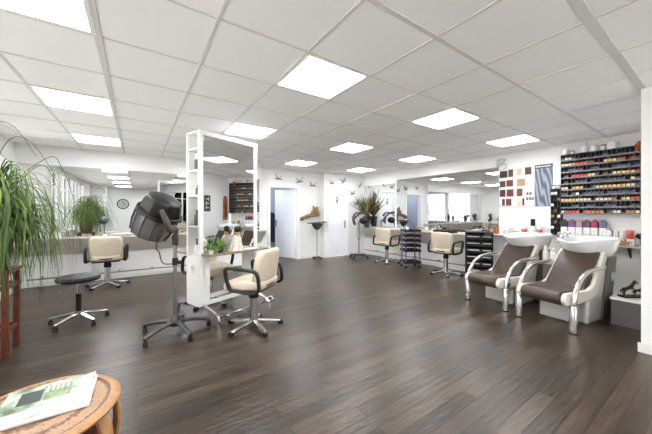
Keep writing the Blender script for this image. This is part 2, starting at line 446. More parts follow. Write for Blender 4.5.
leaf = MB().b2((D2a, Y2+.01, .01), (D2b, Y2+.05, DH)).build('door_leaf', 'door', d, bevel=.003)
h = MB().box((D2b-.07, Y2+.005, .98), (.045, .012, .24)); h.tube([(D2b-.07, Y2, 1.04), (D2b-.07, Y2-.045, 1.04), (D2b-.17, Y2-.045, 1.04)], .01, 8)
h.build('door_handle', 'steel', leaf)
pic = MB().sph((5.06, Y2+.004, 1.80), (.03, .008, .03)).b2((5.045, Y2-.002, 1.62), (5.075, Y2+.012, 1.75)).tube([(5.09, Y2+.004, 1.75), (5.1, Y2+.004, 1.69), (5.07, Y2+.004, 1.65)], .009, 6)
pic.build('door_sign', 'grey', leaf)

# ------------------------------------------------------------------ ceiling lights
M['lamp'] = emit('lamp_diffuser', (246, 249, 255), LS)
ordx = ['far left', 'second from left', 'third from left', 'rightmost']
ordy = ['rear row behind the seats', 'row over the camera side', 'front row', 'middle row', 'far row']
LP = None
for i, x in enumerate(lights_x):
    for j, y in enumerate(lights_y):
        if (x, y) not in ACTIVE: continue
        lab = 'square white ceiling light panel, %s, %s' % (ordx[i], ordy[j])
        if LP is None:
            LP = thing('ceiling_light', lab, 'ceiling light', (x+PT/2, y+PT/2, C), 0, 'recessed ceiling light panels')
            a = PT/2-.006; q = a-.028
            f = MB().b2((-a, -a, -.006), (a, -q, .01)).b2((-a, q, -.006), (a, a, .01)).b2((-a, -q, -.006), (-q, q, .01)).b2((q, -q, -.006), (a, q, .01))
            f.build('frame', 'white', LP, smooth=0)
            MB().b2((-q, -q, .0), (q, q, .012)).build('diffuser', 'lamp', LP, smooth=0)
            hs = MB().b2((-a, -a, .014), (a, a, .07)); hs.build('housing', 'steel', LP, smooth=0)
        else:
            copy_tree(LP, (x+PT/2, y+PT/2, C), 0, lab)

# ------------------------------------------------------------------ mirrors and counters
o = MB().b2((-1.31, 6.98, .89), (2.62, 7.0, 2.2)).build('wall_mirror', 'mirror', smooth=0)
tag(o, 'long wide wall mirror over the left counter, below the white bulkhead', 'mirror')
bk = MB().b2((-1.31, 7.0, .89), (2.62, Y1, 2.2)); bk.build('backing', 'white', o, smooth=0)
def counter(label, a, b, wall, axis, ztop, group):
    """wedge counter: top slab, sloping underpanel tapering to the wall"""
    t = thing('styling_counter', label, 'counter', (0, 0, 0), 0, group)
    dep = .3
    def P(u, d, z): return (u, wall-d, z) if axis == 'x' else (wall-d, u, z)
    top = MB(); tops = [[P(u, dd, z) for dd, z in ((0, ztop-.03), (dep, ztop-.03), (dep, ztop), (0, ztop))] for u in (a, b)]
    top.rings(tops); top.build('counter_top', 'counter', t, bevel=.004)
    un = MB()
    un.rings([[P(u0, 0, ztop-.03), P(u0, dep-.02, ztop-.031), P(u1, .03, ztop-.33), P(u1, 0, ztop-.33)] for u0, u1 in ((a, a+.06), (b, b-.06))])
    un.build('sloping_panel', 'fascia', t, smooth=0)
    return t
counter('long grey wedge counter below the left mirror', -1.72, 2.76, Y1, 'x', .885, 'wall counters')
t = counter('long pale wedge counter below the right wall mirror', 3.3, 6.84, XR, 'y', .875, 'wall counters')
o = MB().b2((XR-.02, 2.75, .9), (XR, 5.49, 2.28)).build('wall_mirror', 'mirror', smooth=0)
tag(o, 'wide mirror on the right wall, reaching the hair colour chart', 'mirror')
o = MB().b2((XR-.02, 5.55, .9), (XR, 6.84, 2.2)).build('wall_mirror', 'mirror', smooth=0)
tag(o, 'narrow mirror on the right wall in the far corner behind the spiky plant', 'mirror')
# foot rails
def rail(label, p0, p1, nrm, group):
    t = thing('foot_rail', label, 'foot rail', (0, 0, 0), 0, group)
    MB().bar(p0, p1, .05, .022).build('bar', 'steel', t, bevel=.004)
    n = 5
    for i in range(n):
        q = Vector(p0).lerp(Vector(p1), (i+.3)/n)
        MB().bar(q, q+Vector(nrm), .03, .02).build('bracket', 'steel', t)
rail('long thin steel foot rail below the left counter', (-1.6, 6.88, .17), (1.2, 6.88, .17), (0, .215, 0), 'steel foot rails')
rail('steel foot rail below the right wall counter', (5.98, 3.2, .17), (5.98, 6.7, .17), (.195, 0, 0), 'steel foot rails')

# ------------------------------------------------------------------ styling chairs
def caster(parent, loc, r=.026):
    w = MB()
    for s in (-1, 1): w.cyl((loc[0]+s*.012-.008, loc[1], loc[2]+r), (loc[0]+s*.012+.008, loc[1], loc[2]+r), r, n=12)
    w.cyl((loc[0], loc[1], loc[2]+r*1.2), (loc[0], loc[1], loc[2]+r*2.6), .008, n=8)
    return w.build('caster', 'rubber', parent)
def make_chair(label, loc, rz, group):
    t = thing('styling_chair', label, 'chair', loc, rz, group)
    MB().lathe([(.05, .03), (.052, .07), (.05, .1), (.046, .36)], 20).build('column', 'chrome', t)
    MB().lathe([(.056, .35), (.058, .37), (.05, .44), (.07, .46)], 20).build('column_collar', 'black', t)
    for k in range(5):
        a = 2*PI*k/5+PI/2
        p = V(math.cos(a), math.sin(a), 0)
        l = MB().bar(p*.03+V(0, 0, .07), p*.31+V(0, 0, .035), .055, .04, .038, .022).build('base_leg', 'chrome', t, bevel=.005)
        e = MB().bar(p*.285+V(0, 0, .022), p*.345+V(0, 0, .02), .044, .04).build('foot_pad', 'rubber', l, bevel=.006)
    MB().b2((-.2, -.18, .455), (.2, .2, .48)).build('seat_plate', 'black', t, bevel=.01)
    def seatwarp(x, y, z): return (x, y, z+.475-.018*math.cos(x*5)+(.02 if y < 0 else -.03*max(0, y-.1)*4))
    MB().pad(.5, .5, .11, .1, .04, seatwarp).build('seat', 'beige', t, loc=(0, .03, 0))
    def bw(x, y, z):
        yy = -.225-.02+z+.75*x*x*(1)-.16*(y)
        return (x, yy, .725+y)
    MB().pad(.48, .41, .085, .1, .04, bw).build('backrest', 'beige', t)
    # piping along the lower rear edge of the backrest
    P = []
    for k in range(13):
        x = -.225+.45*k/12; yb = .522+.055*(abs(x)/.235)**4
        P.append((x, bw(x, yb-.725, -.004)[1], yb))
    MB().tube(P, .012, 8).build('piping', 'black', t)
    MB().bar((0, -.14, .47), (0, -.205, .57), .16, .025).build('back_bracket', 'black', t)
    for s in (-1, 1):
        x = s*.275
        P = [(x, -.2, .485), (x, .06, .485), (x, .14, .515), (x, .19, .68), (x, .155, .725), (x, -.06, .72), (x, -.19, .7), (x, -.225, .6)]
        MB().tube(spline(P, 4, True), .019, 8, True, sq=(1., 1.3)).build('armrest', 'black', t)
        MB().bar((x, -.05, .48), (s*.18, -.05, .475), .06, .02).build('arm_bracket', 'black', t)
    return t
G = 'beige styling chairs'
ch = make_chair('beige styling chair facing the tall centre mirror, nearest of all', (1.13, 3.19, 0), math.radians(39), G)
copy_tree(ch, (.88, 4.40, 0), math.radians(207), 'beige styling chair on the far side of the centre mirror, seen below its table')
copy_tree(ch, (-.46, 6.45, 0), math.radians(-3), 'beige styling chair at the left counter, behind the black round stool')
copy_tree(ch, (5.55, 5.28, 0), math.radians(-82), 'beige styling chair at the right counter, between corner hair processor and lilac trolley')
copy_tree(ch, (5.55, 3.55, 0), math.radians(-86), 'beige styling chair at the right counter, between lilac trolley and black drawer unit')

# ------------------------------------------------------------------ round stool
t = thing('rolling_stool', 'black round rolling stool with chrome base before the left counter', 'stool', (-.6, 4.5, 0), .2)
MB().lathe([(.01, .5), (.16, .505), (.205, .52), (.215, .545), (.2, .572), (.1, .583), (.01, .585)], 36).build('seat', 'black', t)
MB().lathe([(.028, .1), (.028, .36)], 16).build('column', 'black', t)
MB().lathe([(.016, .34), (.016, .5), (.07, .5), (.07, .51)], 14).build('piston', 'chrome', t)
MB().tube(spline([(0, .0, .49), (-.1, -.05, .47), (-.16, -.07, .43), (-.17, -.07, .4)], 4), .007, 8).build('lever', 'steel', t)
MB().lathe([(.05, .085), (.05, .14), (.03, .15)], 16).build('hub', 'steel', t)
for k in range(5):
    a = 2*PI*k/5+.1; p = V(math.cos(a), math.sin(a), 0)
    l = MB().bar(p*.03+V(0, 0, .115), p*.29+V(0, 0, .075), .05, .035, .03, .025).build('base_leg', 'chrome', t, bevel=.008)
    caster(l, (p.x*.28, p.y*.28, 0), .027)

# ------------------------------------------------------------------ centre mirror station (rotated 22 deg)
RZ = math.radians(21.2)
t = thing('mirror_station', 'tall white free-standing styling station with mirror and open end shelves', 'mirror station', (.61, 3.64, 0), RZ)
LN, DP, Z0, Z1 = .9, .27, .2, 2.35      # local x along the station, +y away from the camera, origin near corner
# end cabinet (open niche facing -x)
cab = MB().b2((.13, 0.006, Z0), (.15, DP-.006, Z1)).b2((0, 0.006, Z0), (.13, .024, Z1)).b2((0, DP-.024, Z0), (.13, DP-.006, Z1)).b2((0, 0.006, Z1-.02), (.13, DP-.006, Z1))
cab.build('end_cabinet', 'white', t, smooth=0)
for z in (.8, 1.18, 1.56, 1.87, 2.14):
    MB().b2((.002, .024, z-.018), (.13, DP-.024, z)).build('shelf', 'white', t, smooth=0)
lw = MB().b2((0.001, .024, Z0), (.13, DP-.024, .782)).build('lower_panel', 'white', t, smooth=0)
em = MB(); P = [(0, DP/2+.028*math.cos(a), .655+.035*math.sin(a)) for a in [2*PI*k/20 for k in range(20)]]
em.tube(P, .0035, 6, True); em.tube([(0, DP/2-.012, .64), (0, DP/2, .675), (0, DP/2+.012, .64)], .003, 6).tube([(0, DP/2-.03, .6), (0, DP/2+.03, .6)], .0025, 6)
em.build('emblem', 'steel', lw)
# far end panel, bottom rail, top
MB().b2((LN-.05, .006, Z0), (LN, DP-.006, Z1)).build('end_panel', 'white', t, smooth=0)
MB().b2((.0, .006, Z1-.002), (LN, DP-.006, Z1+.003)).build('bounce_stop_top', 'plinth', t, smooth=0)  # unseen dark cover, added to stop lamp light bouncing onto the ceiling
MB().b2((0, -.004, Z0), (LN, .03, Z0+.045)).build('bottom_rail', 'white', t, smooth=0)
MB().b2((0, DP-.03, Z0), (LN, DP+.004, Z0+.045)).build('bottom_rail', 'white', t, smooth=0)
for y0, y1, sgn in ((-.012, .006, 1), (DP-.006, DP+.012, -1)):
    f = MB().b2((0, y0, .82), (.05, y1, Z1)).b2((LN-.05, y0, .82), (LN, y1, Z1)).b2((.05, y0, Z1-.055), (LN-.05, y1, Z1)).b2((0, y0, Z0+.045), (.05, y1, .82)).b2((LN-.05, y0, Z0+.045), (LN, y1, .82))
    fo = f.build('mirror_frame', 'white', t, bevel=.003)
    MB().b2((.05, .002 if sgn > 0 else DP-.007, .83), (LN-.05, .007 if sgn > 0 else DP-.002, Z1-.055)).build('mirror', 'mirror', fo, smooth=0)
MB().b2((.15, .012, .85), (LN-.05, DP-.012, Z1-.04)).build('core_panel', 'white', t, smooth=0)
MB().b2((.02, -.21, .82), (LN+.04, -.012, .845)).build('table_top', 'oak', t, bevel=.004)
MB().b2((-.02, DP+.012, .82), (LN+.04, DP+.25, .845)).build('table_top', 'oak', t, bevel=.004)
for x in (.06, LN-.05):
    for y0, sg_ in ((.03, -1), (DP-.03, 1)):
        lg = MB().tube(spline([(x, y0, Z0+.012), (x, y0+sg_*.12, Z0-.01), (x, y0+sg_*.3, .14), (x, y0+sg_*.34, .1), (x, y0+sg_*.35, .004)], 4), .017, 8)
        lg.build('leg', 'chrome', t)
MB().bar((.06, -.31, .12), (LN-.05, -.31, .12), .025, .02).build('foot_bar', 'chrome', t)
f = MB()
for s in (0, .1): f.tube([(LN-.18+s, -.31, .12), (LN-.18+s, -.38, .19), (LN-.18+s, -.45, .16)], .012, 8)
f.tube([(LN-.2, -.45, .16), (LN-.04, -.45, .16)], .014, 8).tube([(LN-.2, -.38, .19), (LN-.04, -.38, .19)], .014, 8)
f.build('footrest', 'chrome', t)
TS = Matrix.Translation((.61, 3.64, 0)) @ Matrix.Rotation(RZ, 4, 'Z')
def ST(x, y, z): return tuple(TS @ Vector((x, y, z)))

# ------------------------------------------------------------------ bottles & small goods
def bottle(name, label, cat, loc, r, h, body, cap, group=None, capfrac=.28, neck=.55, rz=0):
    t = thing(name, label, cat, loc, rz, group)
    hb = h*(1-capfrac)
    MB().lathe([(r*.9, 0), (r, .006), (r, hb*.86), (r*.8, hb*.95), (r*neck, hb)], 18).build('body', body, t)
    MB().lathe([(r*neck, hb), (r*neck*1.02, hb+.004), (r*neck*.95, h-.004), (r*neck*.7, h)], 18).build('cap', cap, t)
    return t
def jar(label, loc, r, h, body, lid, group=None, cat='jar', name='jar'):
    t = thing(name, label, cat, loc, 0, group)
    MB().lathe([(r*.92, 0), (r, .005), (r, h*.75), (r*.95, h*.78)], 20).build('body', body, t)
    MB().lathe([(r*1.04, h*.76), (r*1.05, h*.97), (r*.95, h)], 20).build('lid', lid, t)
    return t
M['greyb'] = mat('grey_bottle', (98, 94, 94), .35, noise=.05)
M['mauve'] = mat('mauve_cap', (96, 84, 104), .35, noise=.05)
EG = 'bottles on the end shelves of the centre station'
bottle('spray_bottle', 'slim dark bottle on the topmost end shelf of the centre station', 'bottle', ST(.06, .1, 2.14), .022, .1, 'black', 'black', EG)
bottle('spray_can', 'dark grey can with pale cap on the second highest end shelf', 'bottle', ST(.06, .15, 1.87), .032, .2, 'greyb', 'plastic', EG)
bottle('spray_bottle', 'small grey bottle on the middle end shelf of the centre station', 'bottle', ST(.06, .12, 1.56), .03, .13, 'greyb', 'mauve', EG)
bottle('spray_can', 'stout grey bottle on the fourth end shelf of the centre station', 'bottle', ST(.06, .14, 1.18), .038, .2, 'greyb', 'greyb', EG)
bottle('lotion_bottle', 'white bottle with dusky mauve cap on the lowest end shelf', 'bottle', ST(.06, .13, .8), .036, .22, 'plastic', 'mauve', EG, capfrac=.35)

# small potted plants on the station table
def leafy(label, loc, pot_r, pot_h, n, ln, leafm, potm, seed, wid=.03, up=.5):
    rnd = random.Random(seed)
    t = thing('potted_plant', label, 'plant', loc)
    MB().lathe([(pot_r*.72, 0), (pot_r, pot_h), (pot_r*.86, pot_h), (pot_r*.8, pot_h*.85)], 18, caps=(True, False)).build('pot', potm, t)
    MB().lathe([(pot_r*.82, pot_h*.8), (pot_r*.82, pot_h*.86)], 14).build('soil', 'soil', t)
    m = MB()
    for i in range(n):
        a = rnd.uniform(0, 2*PI); e = rnd.uniform(up-.25, 1.45); l = ln*rnd.uniform(.7, 1.1)
        d = V(math.cos(a)*math.cos(e), math.sin(a)*math.cos(e), math.sin(e)); q = rnd.uniform(.2, .8)
        P = []
        for k in range(6):
            f = k/5; P.append(V(0, 0, pot_h*.85)+d*l*f+V(0, 0, -l*q*.5*f*f*math.cos(e)*1.2))
        W = [wid*w for w in (.35, .8, 1, .85, .5, .03)]
        m.strip(P, W, V(-math.sin(a), math.cos(a), 0))
    m.build('foliage', leafm, t)
    return t
leafy('small green leafy plant in dark pot on centre station table', ST(.22, -.11, .845), .042, .06, 26, .16, 'leafl', 'grey', 3, .035, .3)
leafy('smaller green plant at the left end of the centre station table', ST(.075, -.13, .845), .03, .05, 18, .1, 'leafl', 'plastic', 5, .03, .3)
# draped figure stand on the table
t = thing('display_stand', 'pale patterned scarf draped over small dark-topped stand on station table', 'display stand', ST(.47, -.11, .845), RZ)
M['scarf'] = mat('patterned_scarf', (214, 206, 192), .8, noise=.25, nscale=45)
R = []
for z, w, d in ((0, .1, .07), (.05, .085, .06), (.1, .07, .05), (.16, .06, .04), (.2, .035, .03)):
    R.append([(w*(1+.16*math.cos(5*a))*math.cos(a)-.02*(.2-z)*3, d*(1+.16*math.cos(5*a))*math.sin(a), z) for a in [2*PI*k/30 for k in range(30)]])
MB().rings(R).build('scarf', 'scarf', t)
MB().lathe([(.03, .195), (.036, .21), (.03, .24)], 16).build('collar', 'gilt', t)
MB().sph((0, 0, .275), (.042, .042, .045)).build('top', 'black', t)
o = MB().b2((-.11, -.07, 0), (.11, .07, .006)).build('magazine', 'paper', loc=ST(.68, -.115, .8455)); o.rotation_euler = (0, 0, RZ+.2)
tag(o, 'flat pale leaflet lying on the centre station table', 'leaflet')

# ------------------------------------------------------------------ hood dryer (front)
t = thing('hood_dryer', 'large charcoal hood dryer on wheeled stand beside the centre mirror', 'hair dryer', (.345, 3.52, 0), 0)
MB().lathe([(.055, .085), (.06, .12), (.05, .16), (.03, .2)], 20).build('hub', 'grey', t)
for k in range(5):
    a = 2*PI*k/5+PI*.93-.42; p = V(math.cos(a), math.sin(a), 0)
    P = spline([p*.02+V(0, 0, .13), p*.18+V(0, 0, .12), p*.36+V(0, 0, .075)], 4)
    l = MB().tube(P, [.034-.014*i/(len(P)-1) for i in range(len(P))], 10, sq=(.75, 1.1)).build('base_leg', 'grey', t)
    caster(l, (p.x*.35, p.y*.35, 0), .03)
MB().lathe([(.02, .15), (.02, 1.02)], 16).build('pole', 'steel', t)
MB().lathe([(.03, .76), (.032, .82), (.026, .84)], 14).sph((.04, -.03, .79), .022).build('clamp', 'black', t)
# hood: axis tilted, opening down to the left
cam_r = V(math.cos(math.atan(188/278.)), -math.sin(math.atan(188/278.)), 0)     # picture right in world
tilt = math.radians(29)
hc = V(0, 0, 1.305)-cam_r*.2
ax = (cam_r*math.sin(tilt)+V(0, 0, math.cos(tilt))+V(cam_r.y, -cam_r.x, 0)*.12).normalized()
xx = ax.orthogonal(); xx = (cam_r-ax*cam_r.dot(ax)).normalized(); yy = ax.cross(xx)
TH = Matrix.Translation(hc) @ Matrix((xx, yy, ax)).transposed().to_4x4()
MB().lathe([(.19, .05), (.207, .06), (.203, .17), (.185, .215), (.12, .245), (.01, .25)], 8, TH, caps=(False, True)).build('hood_cap', 'hood', t, bevel=.012, smooth=22)
MB().lathe([(.212, .015), (.226, .02), (.226, .065), (.212, .07)], 40, TH, caps=(False, False)).build('band', 'black', t)
MB().lathe([(.218, .03), (.214, -.1), (.19, -.225), (.15, -.25), (.14, -.24), (.18, -.21), (.204, -.09), (.208, .03)], 12, TH, caps=(False, False)).build('visor', 'smoke', t, bevel=.008, smooth=35)
vb = MB()
for k in range(12):
    a = 2*PI*(k+.0)/12
    vb.tube([TH @ Vector((r*math.cos(a), r*math.sin(a), z)) for r, z in ((.222, .02), (.218, -.1), (.194, -.225))], .005, 6)
vb.build('visor_rib', 'grey', t)
P0 = TH @ Vector((.1, -.2, .16)); P1 = TH @ Vector((.2, -.2, .08)); 
arm = MB().tube(spline([P0, P1, TH @ Vector((.26, -.16, .0)), V(.0, -.03, 1.16), V(0, 0, 1.0)], 5), .045, 10, sq=(.6, 1.)); arm.build('arm', 'brownpl', t)
MB().lathe([(.032, .98), (.034, 1.08), (.02, 1.1)], 14).build('arm_socket', 'black', t)
c0 = TH @ Vector((.14, -.12, -.12))
MB().tube(spline([c0, c0+V(0, 0, -.16)-cam_r*.02, V(0, 0, .9)-cam_r*.18, V(0, 0, .78)-cam_r*.14, V(0, 0, .77)-cam_r*.03], 6), .006, 6).build('cord', 'black', t)

# ------------------------------------------------------------------ big trailing plant on wooden stand
t = thing('plant_stand', 'tall red-brown wooden stand under the big trailing plant at left edge', 'plant stand', (-1.17, 3.95, 0), 0)
for sx in (-1, 1):
    for sy in (-1, 1):
        MB().b2((sx*.15-.022, sy*.15-.022, 0), (sx*.15+.022, sy*.15+.022, .78)).build('leg', 'wood', t, bevel=.004)
MB().b2((-.185, -.185, .775), (.185, .185, .805)).build('top', 'wood', t, bevel=.006)
for z in (.2, .62):
    for s in (-1, 1):
        MB().b2((-.13, s*.15-.012, z), (.13, s*.15+.012, z+.04)).build('stretcher', 'wood', t)
        MB().b2((s*.15-.012, -.13, z), (s*.15+.012, .13, z+.04)).build('stretcher', 'wood', t)
rnd = random.Random(11)
t = thing('trailing_plant', 'huge green trailing plant with long drooping leaves at the left edge', 'plant', (-1.17, 3.95, .805))
MB().lathe([(.12, 0), (.15, .12), (.165, .28), (.17, .3), (.15, .3), (.145, .26)], 24, caps=(True, False)).build('pot', 'terra', t)
MB().lathe([(.146, .255), (.146, .27)], 20).build('soil', 'soil', t)
MB().tube([(0, 0, .26), (.01, .0, .4), (-.01, .02, .52)], [.05, .035, .03], 10).tube([(.03, -.03, .26), (.08, -.08, .42), (.12, -.1, .5)], [.03, .025, .02], 8).build('stem', 'drift', t)
m = MB(); md = MB()
heads = [(V(-.01, .02, .54), 240, 1.), (V(.13, -.1, .5), 250, 1.), (V(.04, .05, .7), 150, 1.15)]
for hp, n, sc in heads:
    for i in range(n):
        a = rnd.uniform(0, 2*PI); e = rnd.uniform(-.1, 1.4)
        l = sc*rnd.uniform(.45, 1.05); dr = rnd.uniform(.3, 1.)
        d = V(math.cos(a)*math.cos(e), math.sin(a)*math.cos(e), math.sin(e))
        out = l*rnd.uniform(.5, .95); P = []
        for k in range(10):
            f = k/9
            hx = out*(1-(1-f)**2)*(.3+.7*math.cos(e))*.75
            z = l*.75*math.sin(e)*(f*(1-f)*2.2)-l*dr*f**2.2
            w = .03*math.sin(k*1.3+i)*f
            P.append(hp+V(math.cos(a)*hx-math.sin(a)*w, math.sin(a)*hx+math.cos(a)*w, z))
        wd = rnd.uniform(.009, .017)
        W = [wd*q for q in (.7, 1, 1, 1, .95, .9, .8, .65, .4, .05)]
        (m if rnd.random() < .7 else md).strip(P, W, V(-math.sin(a), math.cos(a), 0))
M['leaf2'] = mat('light_green_leaf', (122, 138, 62), .5, noise=.35, nscale=9)
m.build('foliage', 'leaf', t); md.build('foliage', 'leaf2', t)
st = MB()
for P in ([(0, 0, .6), (.08, -.1, 1.0), (.2, -.2, 1.22), (.34, -.26, 1.2), (.5, -.3, .92), (.56, -.32, .7)],
          [(0, 0, .6), (.06, -.2, 1.05), (.12, -.3, 1.32), (.26, -.34, 1.3), (.4, -.36, 1.05)],
          [(0, 0, .55), (.2, .05, .9), (.42, .05, 1.12), (.5, .05, 1.02), (.58, .06, .75), (.62, .06, .5)],
          [(0, 0, .55), (.2, -.1, .8), (.38, -.15, 1.0), (.46, -.1, .9), (.55, -.1, .55)],
          [(.05, 0, .5), (.1, -.3, .95), (.16, -.45, 1.05), (.28, -.5, .95), (.36, -.5, .65)]):
    Q = spline(P, 6); st.tube(Q, [.0045-.003*i/len(Q) for i in range(len(Q))], 5)
st.build('runner', 'leafd', t)

# ------------------------------------------------------------------ rattan table and magazines
TX, TY, TZ = -.385, 1.775, .445
t = thing('side_table', 'round carved rattan side table in the near left corner', 'table', (TX, TY, 0), .3)
tp = MB().lathe([(.01, TZ-.04), (.27, TZ-.04), (.294, TZ-.032), (.302, TZ-.016), (.294, TZ), (.274, TZ+.002), (.268, TZ-.004), (.232, TZ-.004), (.227, TZ), (.01, TZ)], 56)
tp.build('table_top', 'carved', t)
MB().lathe([(.28, TZ-.03), (.307, TZ-.026), (.312, TZ-.014), (.304, TZ-.004), (.286, TZ+.004), (.278, TZ-.002)], 56, caps=(False, False)).build('rim', 'rattan', t)
for k in range(8):
    a = 2*PI*k/8
    c, s = math.cos(a), math.sin(a)
    P = spline([(c*r, s*r, z) for r, z in ((.24, 0.), (.275, .1), (.305, .22), (.3, .33), (.27, .41))], 4)
    MB().tube(P, .026, 10, sq=(.7, 1.3)).build('leg', 'rattan', t)
MB().lathe([(.23, .0), (.25, .0), (.252, .03), (.23, .03)], 40, caps=(False, False)).build('base_ring', 'rattan', t)
MB().lathe([(.2, .02), (.23, .2), (.22, .404)], 30, caps=(False, False)).build('inner_drum', 'wood', t)
def magazine(label, loc, rz, w, h, th, cover, group):
    t = thing('magazine', label, 'magazine', loc, rz, group)
    MB().b2((-w/2, -h/2, 0), (w/2, h/2, th-.001)).build('pages', 'paper', t)
    co = MB().b2((-w/2, -h/2, th-.001), (w/2, h/2, th)).build('cover', cover, t, smooth=0)
    return t, co
T_, _ = magazine('white magazine underneath the glossy one on the rattan table', (TX+.045, TY+.05, TZ+.0045), -.02, .31, .28, .009, 'paper', 'magazines on the rattan table')
T2, co = magazine('glossy green and white magazine lying topmost on the rattan table', (TX+.035, TY+.068, TZ+.014), .03, .325, .28, .008, 'cover', 'magazines on the rattan table')
M['blkink'] = mat('print_ink', (54, 60, 58), .4, noise=.3, nscale=30)
M['paleink'] = mat('pale_print', (238, 240, 234), .35, noise=.05, nscale=60)
M['greenink'] = mat('green_print', (118, 136, 96), .4, noise=.5, nscale=55)
MB().b2((-.02, -.03, .008), (.075, .1, .0086)).build('photo_print', 'greenink', T2, smooth=0)
MB().b2((-.11, -.02, .008), (-.03, .09, .0086)).build('photo_print', 'blkink', T2, smooth=0)
mb = MB().b2((.105, -.11, .008), (.15, .12, .0084)); mb.build('title_band', 'paleink', T2, smooth=0)
gb = MB()
for i in range(9): gb.b2((.118, -.1+i*.022, .0084), (.139-.006*(i % 3), -.087+i*.022, .0088))
gb.build('title_print', mat('title_ink', (176, 190, 130), .4, noise=.1), T2, smooth=0)
gb = MB()
for i in range(5): gb.b2((.08, -.1+.0*i, .008), (.081, -.1, .0081)) if 0 else gb.b2((-.02+.018*i, .055, .0086), (-.012+.018*i, .1, .009))
gb.build('headline_print', 'paleink', T2, smooth=0)
MB().b2((-.15, -.135, .008), (.1, -.075, .0086)).build('lower_print', 'paleink', T2, smooth=0)

# ------------------------------------------------------------------ far wall: gulls, driftwood, bowl stand
def gull(label, x, y, z, s, tiltz, wing):
    m = MB()
    Tm = Matrix.Translation((x, y, z)) @ Matrix.Rotation(tiltz, 4, 'Y') @ Matrix.Scale(s, 4)
    m.tube([Vector(p) for p in ((-.14, -.025, -.02), (-.06, -.03, 0), (.05, -.03, .012), (.12, -.03, .01), (.16, -.03, 0))], [.008, .03, .03, .018, .004], 8, T=Tm)
    for P in ([(0, -.03, .01), (-.06, -.035, .06+wing*.04), (-.13, -.045, .13+wing*.06), (-.2, -.05, .12+wing*.05)],
              [(.02, -.03, .01), (.07, -.035, .08), (.15, -.045, .14-wing*.03), (.24, -.05, .17-wing*.06)]):
        m.tube(spline(P, 4), [.03, .032, .034, .034, .032, .03, .027, .024, .02, .016, .012, .008, .004], 6, sq=(.25, .9), T=Tm)
    o = m.build('wall_bird', 'gull'); tag(o, label, 'bird ornament', 'gull ornaments on the far walls'); return o
gy1, gy2 = Y1, Y2
gull('grey gull ornament above the ajar door, leftmost of the flock', 3.2, gy1, 2.27, .75, .15, .3)
gull('grey gull ornament above the ajar door, second from the left', 3.86, gy1, 2.23, .85, -.1, 0)
gull('grey gull ornament between the two doors, right beside the wall corner', 4.3, gy1, 2.14, .85, .1, -.2)
gull('grey gull ornament above the closed door, at its left end', 4.86, gy2, 2.22, .6, .0, .5)
gull('grey gull ornament above the closed door, at its right end', 5.3, gy2, 2.3, .75, -.5, .8)
gull('grey gull ornament right of the closed door, near its top corner', 5.66, gy2, 1.93, .7, -.2, .4)
gull('grey gull ornament right of the closed door, lowest of the flock', 5.82, gy2, 1.62, .8, -.3, .1)
gull('grey gull ornament high in the far right corner of the room', 5.98, gy2, 2.2, .6, -.7, .6)

t = thing('driftwood_sculpture', 'twisted brown driftwood branch on the wall between the two doors', 'driftwood', (4.2, Y1-.065, 1.22))
MB().tube(spline([(-.31, 0, -.06), (-.22, -.03, -.02), (-.08, -.03, .02), (.08, -.02, .06), (.22, -.02, .07), (.29, 0, .1)], 5), [.055, .06, .05, .05, .055, .05, .05, .055, .06, .05, .05, .055, .05, .045, .055, .06, .05, .05, .055, .06, .06, .06, .06, .06, .055, .05][:26], 9).build('trunk', 'drift', t)
MB().tube(spline([(.04, -.02, .05), (.1, -.03, .16), (.19, -.02, .22), (.26, 0, .28)], 4), [.05, .055, .06, .06, .065, .07, .065, .06, .06, .055, .05, .04, .03], 9).tube([(.16, -.02, .16), (.1, -.02, .27), (.09, -.02, .33)], [.035, .03, .02], 8).build('branch', 'drift', t)
MB().sph((-.28, -.0, -.06), .055).build('knot', 'leafd', t)
t = thing('tint_bowl_stand', 'thin pole stand with dark bowl and tray between the two doors', 'stand', (4.3, 6.82, 0))
MB().lathe([(.012, .02), (.012, .86)], 12).build('pole', 'steel', t)
for k in range(4):
    a = PI/2*k+.5
    l = MB().tube([(0, 0, .06), (.14*math.cos(a), .14*math.sin(a), .045)], .014, 8).build('base_leg', 'grey', t)
    caster(l, (.13*math.cos(a), .13*math.sin(a), 0), .02)
MB().lathe([(.03, .84), (.08, .87), (.15, .97), (.16, 1.02), (.15, 1.02), (.13, .96), (.05, .89)], 20, caps=(True, False)).build('bowl', 'brownpl', t)
MB().pad(.62, .2, .03, .08, .012, lambda x, y, z: (x, y, z+1.02+.05*x+.3*x*x)).build('tray', 'grey', t)

# ------------------------------------------------------------------ corner: hair processor and spiky plant
t = thing('hair_processor', 'hair processor with curved arms on wheeled stand in the far corner', 'hair dryer', (5.4, 6.25, 0))
for k in range(4):
    a = PI/2*k+.3; p = V(math.cos(a), math.sin(a), 0)
    l = MB().tube([(0, 0, .1), p*.3+V(0, 0, .08)], [.03, .022], 8).build('base_leg', 'grey', t)
    caster(l, (p.x*.29, p.y*.29, 0), .028)
MB().lathe([(.018, .08), (.018, .95)], 12).build('pole', 'steel', t)
MB().tube(spline([(0, 0, .95), (.02, .03, 1.05), (.12, .0, 1.1)], 4), .02, 8).build('neck', 'grey', t)
MB().sph((.16, -.02, 1.1), (.13, .13, .1)).build('core', 'black', t)
for k, (a0, a1, tl) in enumerate(((-.3, 2.4, 0), (.6, 3.5, .5), (-.1, 2.9, -.6))):
    P = []
    for i in range(11):
        a = a0+(a1-a0)*i/10
        P.append(V(.14, -.02, 1.08)+V(math.cos(a)*.36*math.cos(tl*.5)*.9, math.sin(tl)*.28*math.sin(a)+.05*k, math.sin(a)*.27))
    MB().tube(P, .035, 8, sq=(.5, 1.1)).build('curved_arm', 'brownpl' if k else 'grey', t)
